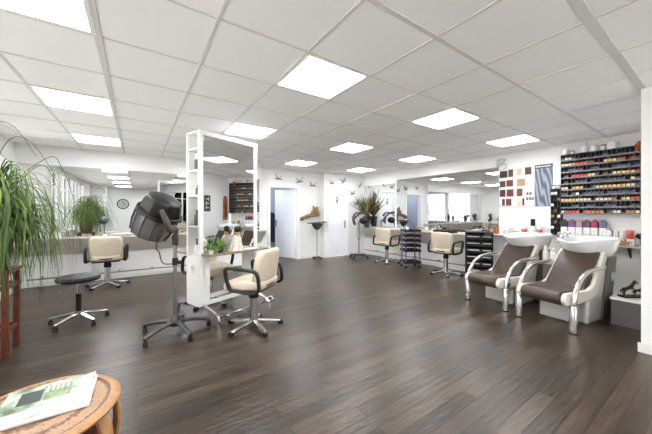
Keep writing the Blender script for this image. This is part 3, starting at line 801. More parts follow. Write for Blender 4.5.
MB().tube(spline([(.0, 0, 1.0), (-.1, -.08, .95), (-.18, -.12, .75), (-.12, -.12, .55), (-.02, -.08, .62), (-.06, -.1, .82), (0, 0, .9)], 5), .006, 6).build('cord', 'grey', t)
rnd = random.Random(4)
t = thing('spiky_plant', 'spiky green and reddish plant in pot at the counter end, far corner', 'plant', (6.0, 6.58, .875))
MB().lathe([(.08, 0), (.11, .33), (.115, .35), (.09, .35), (.09, .32)], 18, caps=(True, False)).build('pot', 'grey', t)
MB().lathe([(.092, .32), (.092, .33)], 14).build('soil', 'soil', t)
ga = MB(); rd = MB()
for i in range(60):
    a = rnd.uniform(0, 2*PI); e = rnd.uniform(.75, 1.5); l = rnd.uniform(.55, .98); cv = rnd.uniform(0, .3)
    d = V(math.cos(a)*math.cos(e), math.sin(a)*math.cos(e), math.sin(e))
    P = [V(0, 0, .33)+d*l*k/6+V(math.cos(a), math.sin(a), -.7)*cv*l*(k/6)**2 for k in range(7)]
    for q in P: q.x = min(q.x, .1); q.y = min(q.y, .26)
    (ga if rnd.random() < .72 else rd).strip(P, [.045*w for w in (.6, .9, 1, .9, .7, .4, .04)], V(-math.sin(a), math.cos(a), 0))
ga.build('foliage', 'leaf', t); rd.build('foliage', 'leafr', t)

# ------------------------------------------------------------------ lilac trolley, black drawer unit
t = thing('salon_trolley', 'lilac trolley with black trays between the two counter chairs', 'trolley', (5.55, 4.5, 0), math.radians(-30))
for sx in (-1, 1):
    for sy in (-1, 1):
        p = MB().b2((sx*.17-.012, sy*.15-.02, .07), (sx*.17+.012, sy*.15+.02, .9)).build('post', 'purple', t, bevel=.003)
        caster(p, (sx*.17, sy*.15, 0), .028)
for z in (.12, .4, .52, .64, .76, .88):
    tr = MB().b2((-.2, -.18, z), (.2, .18, z+.008)).b2((-.2, -.18, z), (.2, -.172, z+.05)).b2((-.2, .172, z), (.2, .18, z+.05)).b2((-.2, -.18, z), (-.192, .18, z+.05)).b2((.192, -.18, z), (.2, .18, z+.05))
    tr.build('tray', 'black', t, smooth=0)
MB().b2((-.215, -.02, .08), (-.2, .02, .9)).build('center_post', 'purple', t)
bottle('spray_bottle', 'small pale bottle standing on the lilac trolley top tray', 'bottle', (5.5, 4.55, .889), .03, .15, 'plastic', 'greyb', 'small goods on the trolley')
bottle('spray_bottle', 'small dark bottle standing on the lilac trolley top tray', 'bottle', (5.62, 4.44, .889), .025, .12, 'greyb', 'black', 'small goods on the trolley')
t = thing('drawer_unit', 'black drawer unit on castors beside the left backwash seat', 'drawer unit', (5.82, 2.98, 0), math.radians(-63))
# local: -y faces... front is local -y rotated so that it faces -X
MB().b2((-.25, -.14, .09), (-.232, .14, .95)).b2((.232, -.14, .09), (.25, .14, .95)).b2((-.25, -.14, .93), (.25, .14, .95)).b2((-.25, -.14, .09), (.25, .14, .11)).b2((-.25, .13, .09), (.25, .14, .95)).b2((.03, -.14, .09), (.045, .13, .95)).build('body', 'black', t, smooth=0)
for i in range(6):
    z = .12+i*.136
    for a, b in ((-.23, .028), (.047, .23)):
        dr = MB().b2((a, -.155, z), (b, .1, z+.085)).build('drawer', 'black', t, bevel=.004)
        MB().b2((a+.02, -.168, z+.05), (b-.02, -.154, z+.066)).build('drawer_pull', 'silver', dr)
for sx in (-1, 1):
    for sy in (-1, 1): caster(t, (sx*.21, sy*.1, 0), .036)

# goods on the right counter
CG = 'goods on the right counter'
jar('small cream jar on the right counter next to the trolley', (6.0, 4.35, .875), .05, .1, 'cream', 'plastic', CG)
jar('second cream jar on the right counter left of the dark tray', (6.02, 4.2, .875), .042, .08, 'cream', 'cream', CG)
t = thing('accessory_tray', 'dark accessory tray on the right counter behind the chair', 'tray', (6.0, 3.86, .875), 0, CG)
MB().b2((-.09, -.26, 0), (.09, .26, .02)).b2((-.09, -.26, 0), (-.08, .26, .05)).b2((-.09, -.26, 0), (.09, -.25, .05)).b2((-.09, .25, 0), (.09, .26, .05)).build('tray_body', 'black', t, smooth=0)
tl = MB()
for i in range(5): tl.tube([(-.05+.02*i, -.2+.08*i, .03), (.02, -.12+.07*i, .07)], .014, 8)
tl.build('tools', 'greyb', t)
jar('amber jar on the white ledge right of the black drawer unit', (6.08, 2.85, .905), .035, .13, 'gilt', 'orange', CG)
bottle('oil_bottle', 'amber brown bottle on the white ledge beside the amber jar', 'bottle', (6.08, 2.75, .905), .03, .19, 'orange', 'terra', CG)
o = MB().pad(.2, .26, .08, .06, .03).build('towel', 'bag', loc=(6.06, 2.48, .905)); tag(o, 'folded taupe towel on wall ledge behind the left wash basin', 'towel')

# objects on the window sill (they show in the mirrors)
SG = 'things on the window sill'
def cactus(label, y, h):
    t = thing('cactus', label, 'plant', (XL+.1, y, ZS), 0, SG)
    MB().lathe([(.05, 0), (.065, .09), (.05, .09), (.05, .07)], 14, caps=(True, False)).build('pot', 'grey', t)
    MB().lathe([(.03, .07), (.055, .15), (.06, h*.6), (.045, h*.85), (.01, h)], 8).build('body', 'leafd', t)
cactus('dark green column cactus on the window sill, taller one', 5.2, .42)
cactus('dark green column cactus on the window sill, shorter one', 5.45, .36)
leafy('green bushy plant in brown pot on the sill near the corner', (XL+.1, 6.12, ZS), .09, .15, 60, .32, 'leafd', 'terra', 9, .05, .5)
t = thing('seahorse_figure', 'dark seahorse figure on the window sill by the room corner', 'figurine', (XL+.1, 6.6, ZS), 0, SG)
MB().lathe([(.06, 0), (.06, .02), (.02, .03)], 14).build('foot', 'bronze', t)
MB().tube(spline([(0, .03, .08), (0, .07, .06), (0, .07, .13), (0, 0, .14), (0, -.02, .24), (0, .05, .33), (0, .02, .4), (0, -.05, .38), (0, -.1, .36)], 4), [.012+.03*math.sin(PI*i/32) for i in range(33)], 8).tube([(0, .03, .02), (0, .03, .1)], .01, 6).build('body', 'bronze', t)
# things on the left counter
jar('small white tub at the left end of the left counter', (-1.2, 6.9, .885), .05, .1, 'plastic', 'plastic', 'goods on the left counter')
t = thing('white_tray', 'white oval tray on the left counter behind the chair', 'tray', (-.25, 6.88, .885), 0, 'goods on the left counter')
MB().lathe([(.14, 0), (.2, .03), (.21, .035), (.2, .04), (.13, .012), (.01, .01)], 28, Matrix.Scale(.45, 4, (0, 1, 0))).build('tray_body', 'plastic', t)
t = thing('desk_fan', 'small chrome makeup light on foot, left counter, beside white tray', 'lamp', (-.56, 6.86, .885), 0, 'goods on the left counter')
MB().lathe([(.06, 0), (.06, .015), (.012, .03), (.01, .2), (.01, .24)], 16).build('foot', 'chrome', t)
MB().sph((0, 0, .3), (.075, .06, .07)).build('head', 'grey', t)

# ------------------------------------------------------------------ backwash units
def backwash(label, loc, rz, group):
    t = thing('backwash_unit', label, 'backwash chair', loc, rz, group)     # local -x = front
    # pedestal
    def sec(x0, x1, w, z): return [(x0, -w, z), (x1, -w, z), (x1, w, z), (x0, w, z)]
    MB().rings([sec(.48, .84, .24, 0), sec(.52, .89, .235, .3), sec(.74, 1.04, .22, .66), sec(.82, 1.12, .18, .72)]).build('pedestal', 'silver', t, bevel=.03, seg=3)
    MB().rings([sec(.85, 1.08, .245, 0), sec(.92, 1.17, .245, .4), sec(1.05, 1.3, .235, .76)]).build('rear_cover', 'taupe', t, bevel=.012)
    eb = MB(); P = [(1.12+.035*math.cos(a), -.252, .52+.05*math.sin(a)) for a in [2*PI*k/20 for k in range(20)]]
    eb.tube(P, .007, 6, True).tube([(1.105, -.252, .53), (1.135, -.252, .53)], .006, 6).tube([(1.12, -.252, .5), (1.12, -.252, .53)], .006, 6)
    eb.build('emblem', 'silver', t)
    MB().b2((.34, -.2, .02), (.355, .2, .24)).build('front_plate', 'silver', t, bevel=.004)
    # seat: cushion profile with big front roll
    pr = []
    for a in range(7):
        g = math.radians(90+180*a/6); pr.append((-.015+.075*math.cos(g), .37+.075*math.sin(g)))
    pr += [(.3, .31), (.62, .33), (.62, .42), (.3, .445)]
    MB().prism(pr, -.208, .208).build('seat', 'leather', t, bevel=.02, seg=3)
    bp = [(.46, .39), (.58, .36), (.9, .74), (.97, .82), (.9, .85), (.81, .79)]
    R = []
    for y, w in ((-.215, 0), (.215, 0)): R.append([(x, y*(1-.1*max(0, (z-.4)/.5)), z) for x, z in bp])
    MB().rings(R).build('backrest', 'leather', t, bevel=.02, seg=3)
    for s in (-1, 1):
        sp = [(-.05, .31), (.2, .29), (.5, .30), (.66, .34), (.99, .76), (1.0, .84), (.93, .84), (.6, .46), (.48, .42), (.1, .435), (-.03, .44), (-.075, .4), (-.08, .35)]
        y = s*.21
        R = [[(x, (yy)*(1-.1*max(0, (z-.4)/.5)), z) for x, z in sp] for yy in (y, y+s*.048)]
        MB().rings(R).build('side_panel', 'cream', t, bevel=.012, seg=3)
        ya = s*.284
        P = spline([(.03, ya, 0.0), (.03, ya, .15), (.03, ya, .31), (.06, ya, .42), (.17, ya, .56), (.34, ya, .645), (.55, ya, .665), (.8, ya*.93, .665)], 6)
        MB().tube(P, [.032 if q.z < .5 else .03 for q in P], 14, sq=(1., .8)).build('armrest', 'chrome', t)
        lgo = MB().lathe([(.036, .012), (.036, .3), (.03, .31)], 16, Matrix.Translation((.03, ya, 0))).build("leg", "chrome", t)
        MB().lathe([(.038, 0), (.038, .014)], 16, Matrix.Translation((.03, ya, 0))).build("foot_cap", "rubber", lgo)
        MB().bar((.06, ya, .33), (.3, s*.21, .36), .03, .04).build('arm_strut', 'grey', t)
    # basin
    n = 48
    def ring(a, b, cx, z, notch=0, sq=2.6):
        out = []
        for k in range(n):
            g = 2*PI*k/n; c, s_ = math.cos(g), math.sin(g)
            x = cx+a*abs(c)**(2/sq)*(1 if c > 0 else -1); y = b*abs(s_)**(2/sq)*(1 if s_ > 0 else -1)
            front = max(0, -c)**2.5
            x -= notch*.05*front*math.exp(-(y/.16)**2)
            zz = z-notch*.035*front*math.exp(-(y/.12)**2)
            out.append((x, y, zz))
        return out
    cx = 1.12
    R = [ring(.17, .13, cx+.1, .715), ring(.25, .19, cx+.07, .745), ring(.335, .24, cx+.03, .84), ring(.405, .275, cx, .955, .7), ring(.415, .28, cx, .985, 1),
         ring(.408, .273, cx, 1.0, 1), ring(.385, .253, cx, .99, 1), ring(.29, .225, cx+.01, .89, .3), ring(.2, .15, cx+.03, .83), ring(.03, .03, cx+.05, .82)]
    MB().rings(R).build('basin', 'ceramic', t)
    MB().b2((1.0, -.14, .66), (1.26, .14, .735)).build('basin_mount', 'taupe', t, bevel=.02)
    fc = MB().lathe([(.02, .985), (.022, 1.01), (.016, 1.02)], 12, Matrix.Translation((1.0, .25, 0)))
    fc.tube(spline([(1.0, .25, 1.01), (1.0, .23, 1.06), (1.0, .18, 1.07), (1.0, .14, 1.04)], 4), .012, 8).tube([(1.0, .25, 1.02), (.96, .27, 1.055)], .009, 8)
    fc.build('faucet', 'chrome', t)
    return t
bw = backwash('brown leather backwash seat with white basin, nearest to the camera', (4.0, 1.3, 0), math.radians(-8), 'backwash units')
copy_tree(bw, (4.15, 2.05, 0), math.radians(-7), 'brown leather backwash seat with white basin, beside the black drawer unit')
# small cabinet with bottles between the units
t = thing('side_pedestal', 'narrow grey pedestal between the two backwash seats', 'pedestal', (5.0, 1.54, 0))
MB().b2((-.08, -.06, 0), (.08, .06, .6)).build('body', 'taupe', t, bevel=.008)
MB().b2((-.09, -.07, .6), (.09, .07, .62)).build('top', 'silver', t, bevel=.004)
BG = 'white bottles between the backwash seats'
bottle('shampoo_bottle', 'tall white pump bottle on pedestal between the backwash seats', 'bottle', (4.96, 1.575, .62), .034, .24, 'plastic', 'plastic', BG)
bottle('shampoo_bottle', 'shorter white bottle with pale cap on pedestal between backwash seats', 'bottle', (5.03, 1.505, .62), .034, .2, 'plastic', 'cream', BG)

# ------------------------------------------------------------------ right wall goods
# swatch board
t = thing('colour_chart', 'white hair colour chart with brown swatches above the left basin', 'colour chart', (XR, 2.44, 1.84))
MB().b2((-.018, .005, -.385), (0, .305, .385)).b2((-.018, -.305, -.385), (0, -.005, .385)).build('board', 'paper', t, bevel=.003)
def sw(u0, v0, u1, v1, rgb, i):
    y0, y1 = .3-.6*u0, .3-.6*u1; z0, z1 = .38-.76*v0, .38-.76*v1
    mm = mat('hair_swatch_%d' % i, rgb, .45, noise=.45, nscale=60)
    MB().b2((-.034, y1, z1), (-.018, y0, z0)).build('swatch', mm, t, bevel=.006)
S = [(50, 115, 120, 170, (58, 42, 34)), (130, 108, 172, 168, (96, 70, 50)), (205, 108, 243, 160, (206, 186, 160)), (275, 105, 326, 162, (78, 58, 44)),
     (52, 197, 102, 248, (70, 44, 36)), (113, 193, 172, 245, (108, 68, 50)), (208, 192, 273, 248, (176, 138, 104)),
     (52, 270, 102, 328, (66, 40, 38)), (115, 270, 175, 328, (112, 52, 42)), (205, 268, 252, 328, (106, 58, 48)),
     (72, 347, 97, 402, (92, 50, 42)), (108, 347, 156, 402, (104, 58, 46)), (214, 350, 244, 402, (214, 200, 176)), (253, 347, 268, 402, (50, 44, 44))]
for i, (a, b, c, d_, rgb) in enumerate(S):
    sw((a-45)/300, (b-100)/312, (c-45)/300, (d_-100)/312, rgb, i)
tx = MB()
for (a, b, c, d_) in ((285, 300, 303, 322), (310, 300, 328, 322), (284, 340, 302, 362), (308, 340, 326, 362), (330, 340, 344, 362)):
    tx.b2((-.02, .3-.6*(c-45)/300, .38-.76*(d_-100)/312), (-.0175, .3-.6*(a-45)/300, .38-.76*(b-100)/312))
tx.build('chart_print', 'greyb', t, smooth=0)
t = thing('hair_poster', 'tall grey blue hair poster right of the colour chart', 'poster', (XR, 1.99, 1.845))
MB().b2((-.012, -.135, -.385), (0, .135, .385)).build('print', 'poster', t, smooth=0)
MB().b2((-.0135, -.135, .315), (-.012, .135, .385)).build('title_band', 'sign', t, smooth=0)
tb = MB(); x = .12
for i, (w, h_) in enumerate(((.02, .028), (.016, .022), (.02, .03), (.008, .022), (.022, .024), (.018, .02), (.02, .026), (.016, .03), (.02, .028), (.018, .024))):
    tb.b2((-.0145, x-w, .336), (-.0135, x, .336+h_)); x -= w+.006
tb.build('title_print', 'paper', t, smooth=0)
# metal squiggle
o = thing('dragon_ornament', 'silver curled metal ornament on the wall above the colour chart', 'wall ornament', (XR-.04, 2.69, 2.32))
MB().tube(spline([(0, .1, .1), (0, .02, .11), (0, -.06, .09), (0, -.02, .03), (0, .07, .05), (0, .09, 0), (0, .0, .0), (0, -.09, .0), (0, -.09, -.06), (0, -.03, -.09)], 5), [.009+.01*abs(math.sin(i*.5)) for i in range(46)], 8).build('body', 'silver', o)
MB().cyl((.04, 0, .03), (-.005, 0, .03), .012).build('mount', 'steel', o)

# big colour rack -----------------------------------------------------------
RY0, RY1, RZ0, RZ1, RD = .55, 1.705, 1.325, 2.325, .13
NC, NR = 24, 10
cw = (RY1-RY0)/NC; rh = (RZ1-RZ0)/NR
rk = thing('colour_rack', 'large black wall rack of hair colour tubes above the right basin', 'rack', (XR, (RY0+RY1)/2, RZ0))
hy = (RY1-RY0)/2
MB().b2((-.012, -hy, 0), (0, hy, RZ1-RZ0)).build('back_panel', 'rack', rk, smooth=0)
for i in range(NR+1): MB().b2((-RD, -hy, i*rh-.006), (-.012, hy, i*rh+.006)).build('shelf', 'rack', rk, smooth=0)
for i in range(NR): MB().b2((-RD-.004, -hy, i*rh-.008), (-RD, hy, i*rh+.016)).build('shelf_edge', 'edge', rk, smooth=0)
for i in range(NC+1): MB().b2((-RD+.002, -hy+i*cw-.003, 0), (-.012, -hy+i*cw+.003, RZ1-RZ0)).build('divider', 'rack', rk, smooth=0)
CC = {'c': ('cream', (222, 204, 170)), 'y': ('yellow', (224, 182, 104)), 'r': ('red', (212, 72, 62)), 'o': ('orange', (206, 126, 84)), 'm': ('maroon', (112, 58, 62)),
      'n': ('slate blue', (84, 86, 102)), 'l': ('lilac', (184, 164, 190)), 'k': ('brown', (120, 88, 66)), 'w': ('white', (222, 220, 216))}
cmesh = {}
def carton_mesh(code, w=cw-.012, h=.045, d=.1):
    key = (code, round(w, 4), h)
    if key not in cmesh:
        me = MB().b2((-d/2, -w/2, 0), (d/2, w/2, h)).mesh('carton', mat('carton_'+CC[code][0].replace(' ', '_'), CC[code][1], .5, noise=.12, nscale=40), 0)
        cmesh[key] = me
    return cmesh[key]
ORD = ['first', 'second', 'third', 'fourth', 'fifth', 'sixth', 'seventh', 'eighth', 'ninth', 'tenth', 'eleventh', 'twelfth', '13th', '14th', '15th', '16th', '17th', '18th', '19th', '20th', '21st', '22nd', '23rd', '24th']
rows = ['nccn.......n........',
        'cccorrokk..cyyrr.rn.',
        '..nnnn..nn...nnnn.n.',
        '.m.rrrrycn.k.cyyycrr',
        '.n..nnn.nnnnnnnn.cnn',
        'cc.yyy..nlyyyyyyccn.',
        'nn.nw.nnnnn.nnnnnn..',
        'yyyycccc.cccyr.ycrr.',
        '...nn..nn..nnn...nn.',
        'crrrr.roooo.kcc.ooc.']
for ri, row in enumerate(rows):
    for ci, ch_ in enumerate(row):
        if ch_ == '.': continue
        z = RZ1-(ri+1)*rh+.0065
        o = bpy.data.objects.new('dye_carton', carton_mesh(ch_)); COL.objects.link(o)
        o.location = (XR-RD/2-.012, RY1-(ci+.5)*cw, z)
        tag(o, '%s dye carton, %s slot from the left, %s row from the top, large rack' % (CC[ch_][0], ORD[ci], ORD[ri]), 'carton', 'dye cartons in the large rack')
# jars on top of the rack
JG = 'white jars on top of the large rack'
jar('white jar with lid on top of the large rack, leftmost', (XR-.07, 1.66, RZ1+.006), .042, .11, 'plastic', 'plastic', JG)
jar('small white pot behind the leftmost jar on the large rack', (XR-.05, 1.57, RZ1+.006), .03, .06, 'plastic', 'greyb', JG)
bottle('tall_tub', 'tall white tub with cap on top of the large rack', 'bottle', (XR-.07, 1.42, RZ1+.006), .04, .17, 'plastic', 'plastic', JG, neck=.9)
jar('white jar right of the tall tub on the large rack', (XR-.07, 1.29, RZ1+.006), .045, .1, 'plastic', 'silver', JG)
jar('grey lidded pot right beside the white jar on the large rack', (XR-.07, 1.19, RZ1+.006), .035, .09, 'silver', 'greyb', JG)
jar('wide white tub on top of the large rack, rightmost', (XR-.075, 1.08, RZ1+.006), .062, .11, 'plastic', 'plastic', JG)
# dried orange bunch
t = thing('dried_bunch', 'orange dried plant bunch hung at the right end of the large rack', 'dried plant', (XR-RD-.045, .78, 2.3))
m = MB()
for i in range(26):
    a = rnd.uniform(0, 2*PI); e = rnd.uniform(-1.4, 1.4); d_ = V(math.cos(a)*math.cos(e)*.6, math.sin(a)*math.cos(e), math.sin(e)*1.4)
    m.sph(d_*.045, (.02, .02, .022), 8, 5)
m.build('flower_head', 'orange', t)
MB().tube([(0.04, 0, .06), (0, 0, .05), (0, 0, -.1)], .006, 6).build('stem', 'drift', t)

# small rack
t = thing('small_rack', 'small black box rack left of the large colour rack', 'rack', (XR, 1.785, .95))
MB().b2((-.012, -.073, 0), (0, .073, .82)).build('back_panel', 'rack', t, smooth=0)
for i in range(9): MB().b2((-.1, -.073, i*.1), (-.012, .073, i*.1+.01)).build('shelf', 'rack', t, smooth=0)
for i in range(4): MB().b2((-.1, -.073+.0465*i, 0), (-.012, -.0665+.0465*i, .82)).build('divider', 'rack', t, smooth=0)
for ri, row in enumerate(('cw.', '..k', 'w..', '.k.', 'o.w', '.k.', 'w..', '..c')):
    for ci, c_ in enumerate(row):
        if c_ == '.': continue
        o = bpy.data.objects.new('dye_carton', carton_mesh(c_, .036, .045)); COL.objects.link(o)
        o.location = (XR-.0635, 1.785+.0465*(1-ci), .95+.0105+.1*(7-ri) + (0))
        tag(o, '%s carton, %s slot from the left, %s row from the top, small rack' % (CC[c_][0], ORD[ci], ORD[ri]), 'carton', 'cartons in the small rack')
for i in range(2):
    jar('little %s pot standing on top of the small rack' % ('white' if i else 'grey'), (XR-.055, 1.75+.07*i, .95+.82), .028, .06, 'plastic' if i else 'silver', 'greyb', 'pots on the small rack')
# ledge
LZ = .85
t = thing('wall_shelf', 'long grey wall shelf below the large colour rack', 'shelf', (0, 0, 0))
MB().b2((XR-.28, .6, LZ-.022), (XR, 1.76, LZ)).build('board', 'counter', t, bevel=.003)
for y in (.9, 1.5): MB().prism([(XR, LZ-.022), (XR-.2, LZ-.022), (XR, LZ-.2)], y-.01, y+.01).build('bracket', 'black', t)
t = thing('wall_shelf', 'short white wall ledge behind the left wash basin', 'shelf', (0, 0, 0))
MB().b2((XR-.2, 1.96, .885), (XR, 2.95, .905)).build('board', 'white', t, bevel=.003)
for y in (2.1, 2.6): MB().prism([(XR, .885), (XR-.16, .885), (XR, .75)], y-.01, y+.01).build('bracket', 'white', t)
# litre bottles
caps = [('black', (46, 40, 46), 565.5), ('purple', (112, 62, 120), 573.5), ('taupe', (158, 128, 126), 581.5), ('plum', (92, 62, 88), 589.5), ('crimson', (150, 24, 66), 595.5), ('slate blue', (88, 90, 116), 605.5)]
def ypx(px, X):
    r = (px-326)/278.; th = math.atan(188/278.); c, s = math.cos(th), math.sin(th)
    return X*(c-s*r)/(s+c*r)
cy = [1.665, 1.561, 1.468, 1.374, 1.281, 1.185]
LG = 'litre bottles on the long wall shelf'
for (nm, rgb, px), y in zip(caps, cy):
    t = thing('litre_bottle', 'white litre bottle with %s shoulder on the long wall shelf' % nm, 'bottle', (XR-.1, y, LZ), 0, LG)
    w, d_ = .044, .038
    def sq(k, z): return [(d_*k*math.cos(a)*min(1.25, 1/max(abs(math.cos(a)), abs(math.sin(a)))), w*k*math.sin(a)*min(1.25, 1/max(abs(math.cos(a)), abs(math.sin(a)))), z) for a in [2*PI*i/24 for i in range(24)]]
    MB().rings([sq(.94, 0), sq(1, .01), sq(1, .25)]).build('body', 'plastic', t)
    cm = mat('bottle_'+nm.replace(' ', '_'), rgb, .35, noise=.05)
    MB().rings([sq(1.005, .25), sq(1, .315), sq(.9, .35), sq(.5, .36), sq(.48, .38)]).build('shoulder', cm, t)
    lb = MB()
    for i in range(3): lb.b2((-d_*1.02-.002, -.012+.006*i, .08+.05*i), (-d_*1.0, .014-.004*i, .092+.05*i))
    lb.build('label_print', cm, t, smooth=0)
def carton(label, y, w, h, d_, stripe, x=XR-.1, z=LZ, group='cartons on the long wall shelf'):
    t = thing('carton', label, 'carton', (x, y, z), 0, group)
    MB().b2((-d_/2, -w/2, 0), (d_/2, w/2, h)).build('box', 'plastic', t, bevel=.002)
    MB().b2((-d_/2-.001, w/2-w*.22, .004), (-d_/2+.001, w/2-.002, h-.004)).build('stripe', stripe, t, smooth=0)
    pb = MB()
    for i in range(3): pb.b2((-d_/2-.001, -w*.3, h*(.3+.16*i)), (-d_/2, w*.16-.008*i, h*(.36+.16*i)))
    pb.build('print', 'greyb', t, smooth=0)
    return t
carton('low pale carton right of the slate blue litre bottle', 1.115, .06, .22, .07, 'paper')
carton('upright white carton with maroon edge on the long wall shelf, left', 1.05, .055, .23, .07, mat('maroon_print', (96, 48, 54), .5, noise=.05))
carton('upright white carton with grey edge beside the wide carton', .985, .055, .21, .07, 'greyb')
carton('wide white carton under the red pot on the long wall shelf', .895, .1, .1, .1, 'greyb')
jar('red pot on the wide white carton, long wall shelf', (XR-.1, .895, LZ+.1), .04, .13, mat('red_pot', (206, 84, 68), .4, noise=.06), mat('red_lid', (222, 118, 96), .4, noise=.05), 'goods on the long wall shelf')
carton('tall white carton at the right end of the long wall shelf', .75, .09, .2, .08, 'greyb')
t = thing('blow_dryer', 'black hand blow dryer leaning at the right end of the wall shelf', 'hair dryer', (XR-.2, .73, LZ), .12, 'goods on the long wall shelf')
MB().tube([(0, .09, .17), (0, .0, .11), (0, -.09, .06)], [.03, .036, .04], 12).build('barrel', 'black', t)
MB().tube([(0, -.04, .08), (0, -.07, .015)], [.02, .018], 10).build('handle', 'black', t)
o = MB().lathe([(.05, 0), (.075, .03), (.08, .065), (.068, .065), (.06, .02)], 22, Matrix.Scale(.75, 4, (1, 0, 0)), caps=(True, True)).build('wooden_dish', 'gilt', loc=(XR-.215, .96, LZ)); tag(o, 'small tan wooden dish at the front of the long wall shelf', 'dish')
# bottles behind left basin
HG = 'products behind the left basin'
bottle('tonic_bottle', 'black and white bottle behind the left basin, middle of three', 'bottle', (XR-.09, 2.13, .905), .042, .32, 'plastic', 'black', HG, capfrac=.4, neck=.85)
redm = mat('red_tub', (214, 84, 66), .4, noise=.06)
jar('red tub left of the black and white bottle behind the left basin', (XR-.09, 2.27, .905), .045, .17, redm, 'plastic', HG)
jar('red tub right of the black and white bottle behind the left basin', (XR-.09, 2.02, .905), .04, .17, redm, 'plastic', HG)

# plinth with bronze figure
t = thing('low_plinth', 'low dark grey plinth with white top right of the backwash seats', 'plinth', (4.74, .525, 0))
MB().b2((0, 0, 0), (.965, .33, .3)).build('body', 'plinth', t, smooth=0)
MB().b2((-.015, 0, .3), (.965, .34, .325)).build('top', 'white', t, bevel=.004)
t = thing('bronze_animals', 'dark bronze sculpture of prancing horses on the low plinth', 'sculpture', (4.98, .68, .325), math.radians(-32))
MB().b2((-.19, -.05, 0), (.19, .05, .02)).build('sculpture_base', 'bronze', t, bevel=.006)
def horse(x, s, lift):
    m = MB()
    def p(a, y, z): return V(x+a*s, y*s, .02+z*s)
    m.tube(spline([p(-.09, 0, .11), p(-.03, 0, .12), p(.04, 0, .12+lift), p(.08, 0, .16+lift), p(.11, 0, .21+lift)], 3), [.028*s, .032*s, .03*s, .028*s, .03*s, .032*s, .03*s, .028*s, .025*s, .024*s, .022*s, .02*s, .018*s], 8)
    m.tube([p(.1, 0, .215+lift), p(.135, 0, .195+lift), p(.16, 0, .17+lift)], [.018*s, .016*s, .01*s], 7)
    for a, y, b in ((-.08, -.018, -.1), (-.075, .018, -.06)): m.tube([p(a, y, .1), p(a-.01, y, .06), p(b, y, 0)], [.016*s, .01*s, .008*s], 6)
    for y, q in ((-.018, .0), (.018, .04)): m.tube([p(.05, y, .11+lift), p(.09, y, .07+lift+q), p(.08, y, .02+lift+q)], [.014*s, .01*s, .007*s], 6)
    m.tube([p(-.1, 0, .115), p(-.14, 0, .1), p(-.15, 0, .05)], [.012*s, .01*s, .004*s], 6)
    m.build('horse', 'bronze', t)
horse(-.1, .7, .03); horse(.02, .5, .0); horse(.12, .5, .01)

# ------------------------------------------------------------------ rear of the room (seen in mirrors)
t = thing('wall_clock', 'dark rimmed round clock on the rear wall, seen in left mirror', 'clock', (-.61, YB, 1.76))
MB().lathe([(.25, 0), (.25, .03), (.215, .035), (.21, .02)], 36, Matrix.Rotation(-PI/2, 4, 'X'), caps=(True, False)).build('rim', 'black', t)
MB().lathe([(.215, .015), (.215, .02)], 36, Matrix.Rotation(-PI/2, 4, 'X')).build('dial', mat('clock_dial', (176, 176, 172), .5, noise=.1), t)
MB().bar((0, .024, 0), (0, .024, .15), .02, .006, up=V(0, 1, 0)).bar((0, .026, 0), (.1, .026, -.05), .022, .006, up=V(0, 1, 0)).build('hand', 'black', t)
t = thing('wall_sign', 'charcoal sign with pale marks on the return wall, seen in centre mirror', 'sign', (4.95, PY, 1.62))
MB().b2((-.14, 0, -.24), (.14, .015, .24)).build('board', 'sign', t, bevel=.003)
sg = MB()
for i in range(3):
    z = .13-.13*i
    sg.b2((-.07, .015, z-.012), (.07, .018, z+.012)).b2((-.07 if i else .04, .015, z-.05), (-.045 if i else .07, .018, z+.05))
sg.build('sign_print', 'paper', t, smooth=0)
t = thing('wall_picture', 'tall arched orange picture on the return wall, seen in centre mirror', 'picture', (5.93, PY-.04, 1.5))
P = [(-.12, -.4), (.12, -.4), (.12, .2)]+[(.12*math.cos(a), .2+.2*math.sin(a)) for a in [PI*k/8 for k in range(1, 8)]]+[(-.12, .2)]
MB().prism(P, 0, .02).build('panel', mat('amber_print', (168, 104, 58), .4, noise=.4, nscale=8), t, smooth=0)
MB().prism([(-.05, -.32), (.07, -.3), (.05, .0), (0, .22), (-.06, .05)], .02, .024).build('figure_print', mat('dark_amber_print', (92, 48, 30), .4, noise=.4, nscale=14), t, smooth=0)

# outside: pale facade across the street
o = MB().b2((-14, -16, -.3), (XL-.3, 20, -.2)).b2((XL-.3, -16, -.3), (12, YB-.3, -.2)).build('ground', mat('pavement', (214, 211, 205), .9, noise=.1)); o['kind'] = 'structure'
t = thing('street_facade', 'pale facade across the street outside the left windows', 'building', (-9, 0, -.2))
MB().b2((-.4, -10, 0), (0, 18, 8)).build('wall', mat('facade_paint', (205, 203, 200), .8, noise=.06, nscale=3), t, smooth=0)
for i in range(9):
    for z in (1., 4.2):
        y = -9+i*3
        MB().b2((0, y, z), (.03, y+1.3, z+1.9)).build('facade_window', 'gull', t, smooth=0)

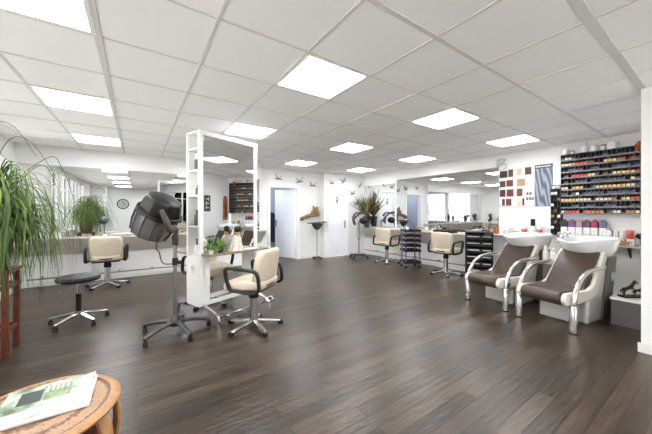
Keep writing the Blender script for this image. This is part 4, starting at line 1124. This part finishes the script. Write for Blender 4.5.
# ------------------------------------------------------------------ world, camera
w = bpy.data.worlds.new('World'); bpy.context.scene.world = w; w.use_nodes = True
nt = w.node_tree; bg = nt.nodes['Background']
sky = nt.nodes.new('ShaderNodeTexSky'); sky.sky_type = 'HOSEK_WILKIE'; sky.turbidity = 8; sky.ground_albedo = .4
sky.sun_direction = Vector((.6, .3, .6)).normalized()
mx = nt.nodes.new('ShaderNodeMix'); mx.data_type = 'RGBA'; mx.inputs['Factor'].default_value = .6
nt.links.new(sky.outputs[0], mx.inputs[6]); mx.inputs[7].default_value = (1, 1, 1, 1)
nt.links.new(mx.outputs[2], bg.inputs[0]); bg.inputs[1].default_value = WS

cl = bpy.data.lights.new('corridor_fill', 'AREA'); cl.energy = 13; cl.size = .5; cl.color = (.93, .96, 1.); lo_ = bpy.data.objects.new('corridor_fill', cl); COL.objects.link(lo_)  # unseen area lamp, added to brighten the corridor and the door leaf
lo_.location = (3.1, 8.1, C-.03)
sun = bpy.data.lights.new('sun', 'SUN'); sun.energy = SUN; sun.color = (.93, .97, 1.); sun.angle = .02; so = bpy.data.objects.new('sun', sun); COL.objects.link(so)
so.rotation_euler = (math.radians(-12), math.radians(38), 0)
cam = bpy.data.cameras.new('camera'); co = bpy.data.objects.new('camera', cam); COL.objects.link(co)
cam.sensor_fit = 'HORIZONTAL'; cam.sensor_width = 36; cam.lens = 36*278/652; cam.shift_y = -4.5/652
cam.clip_start = .05; cam.clip_end = 100
co.location = (0, 0, 1.345); co.rotation_euler = (PI/2, 0, -math.atan(188/278.))
sc = bpy.context.scene; sc.camera = co
sc.view_settings.view_transform = 'Standard'; sc.view_settings.look = 'None'; sc.view_settings.gamma = 1; sc.view_settings.exposure = EX
sc.view_settings.use_curve_mapping = False
sc.cycles.max_bounces = 24; sc.cycles.diffuse_bounces = 12; sc.cycles.glossy_bounces = 16; sc.cycles.transparent_max_bounces = 16
sc.cycles.use_denoising = True; sc.cycles.caustics_reflective = True; sc.cycles.sample_clamp_indirect = 8
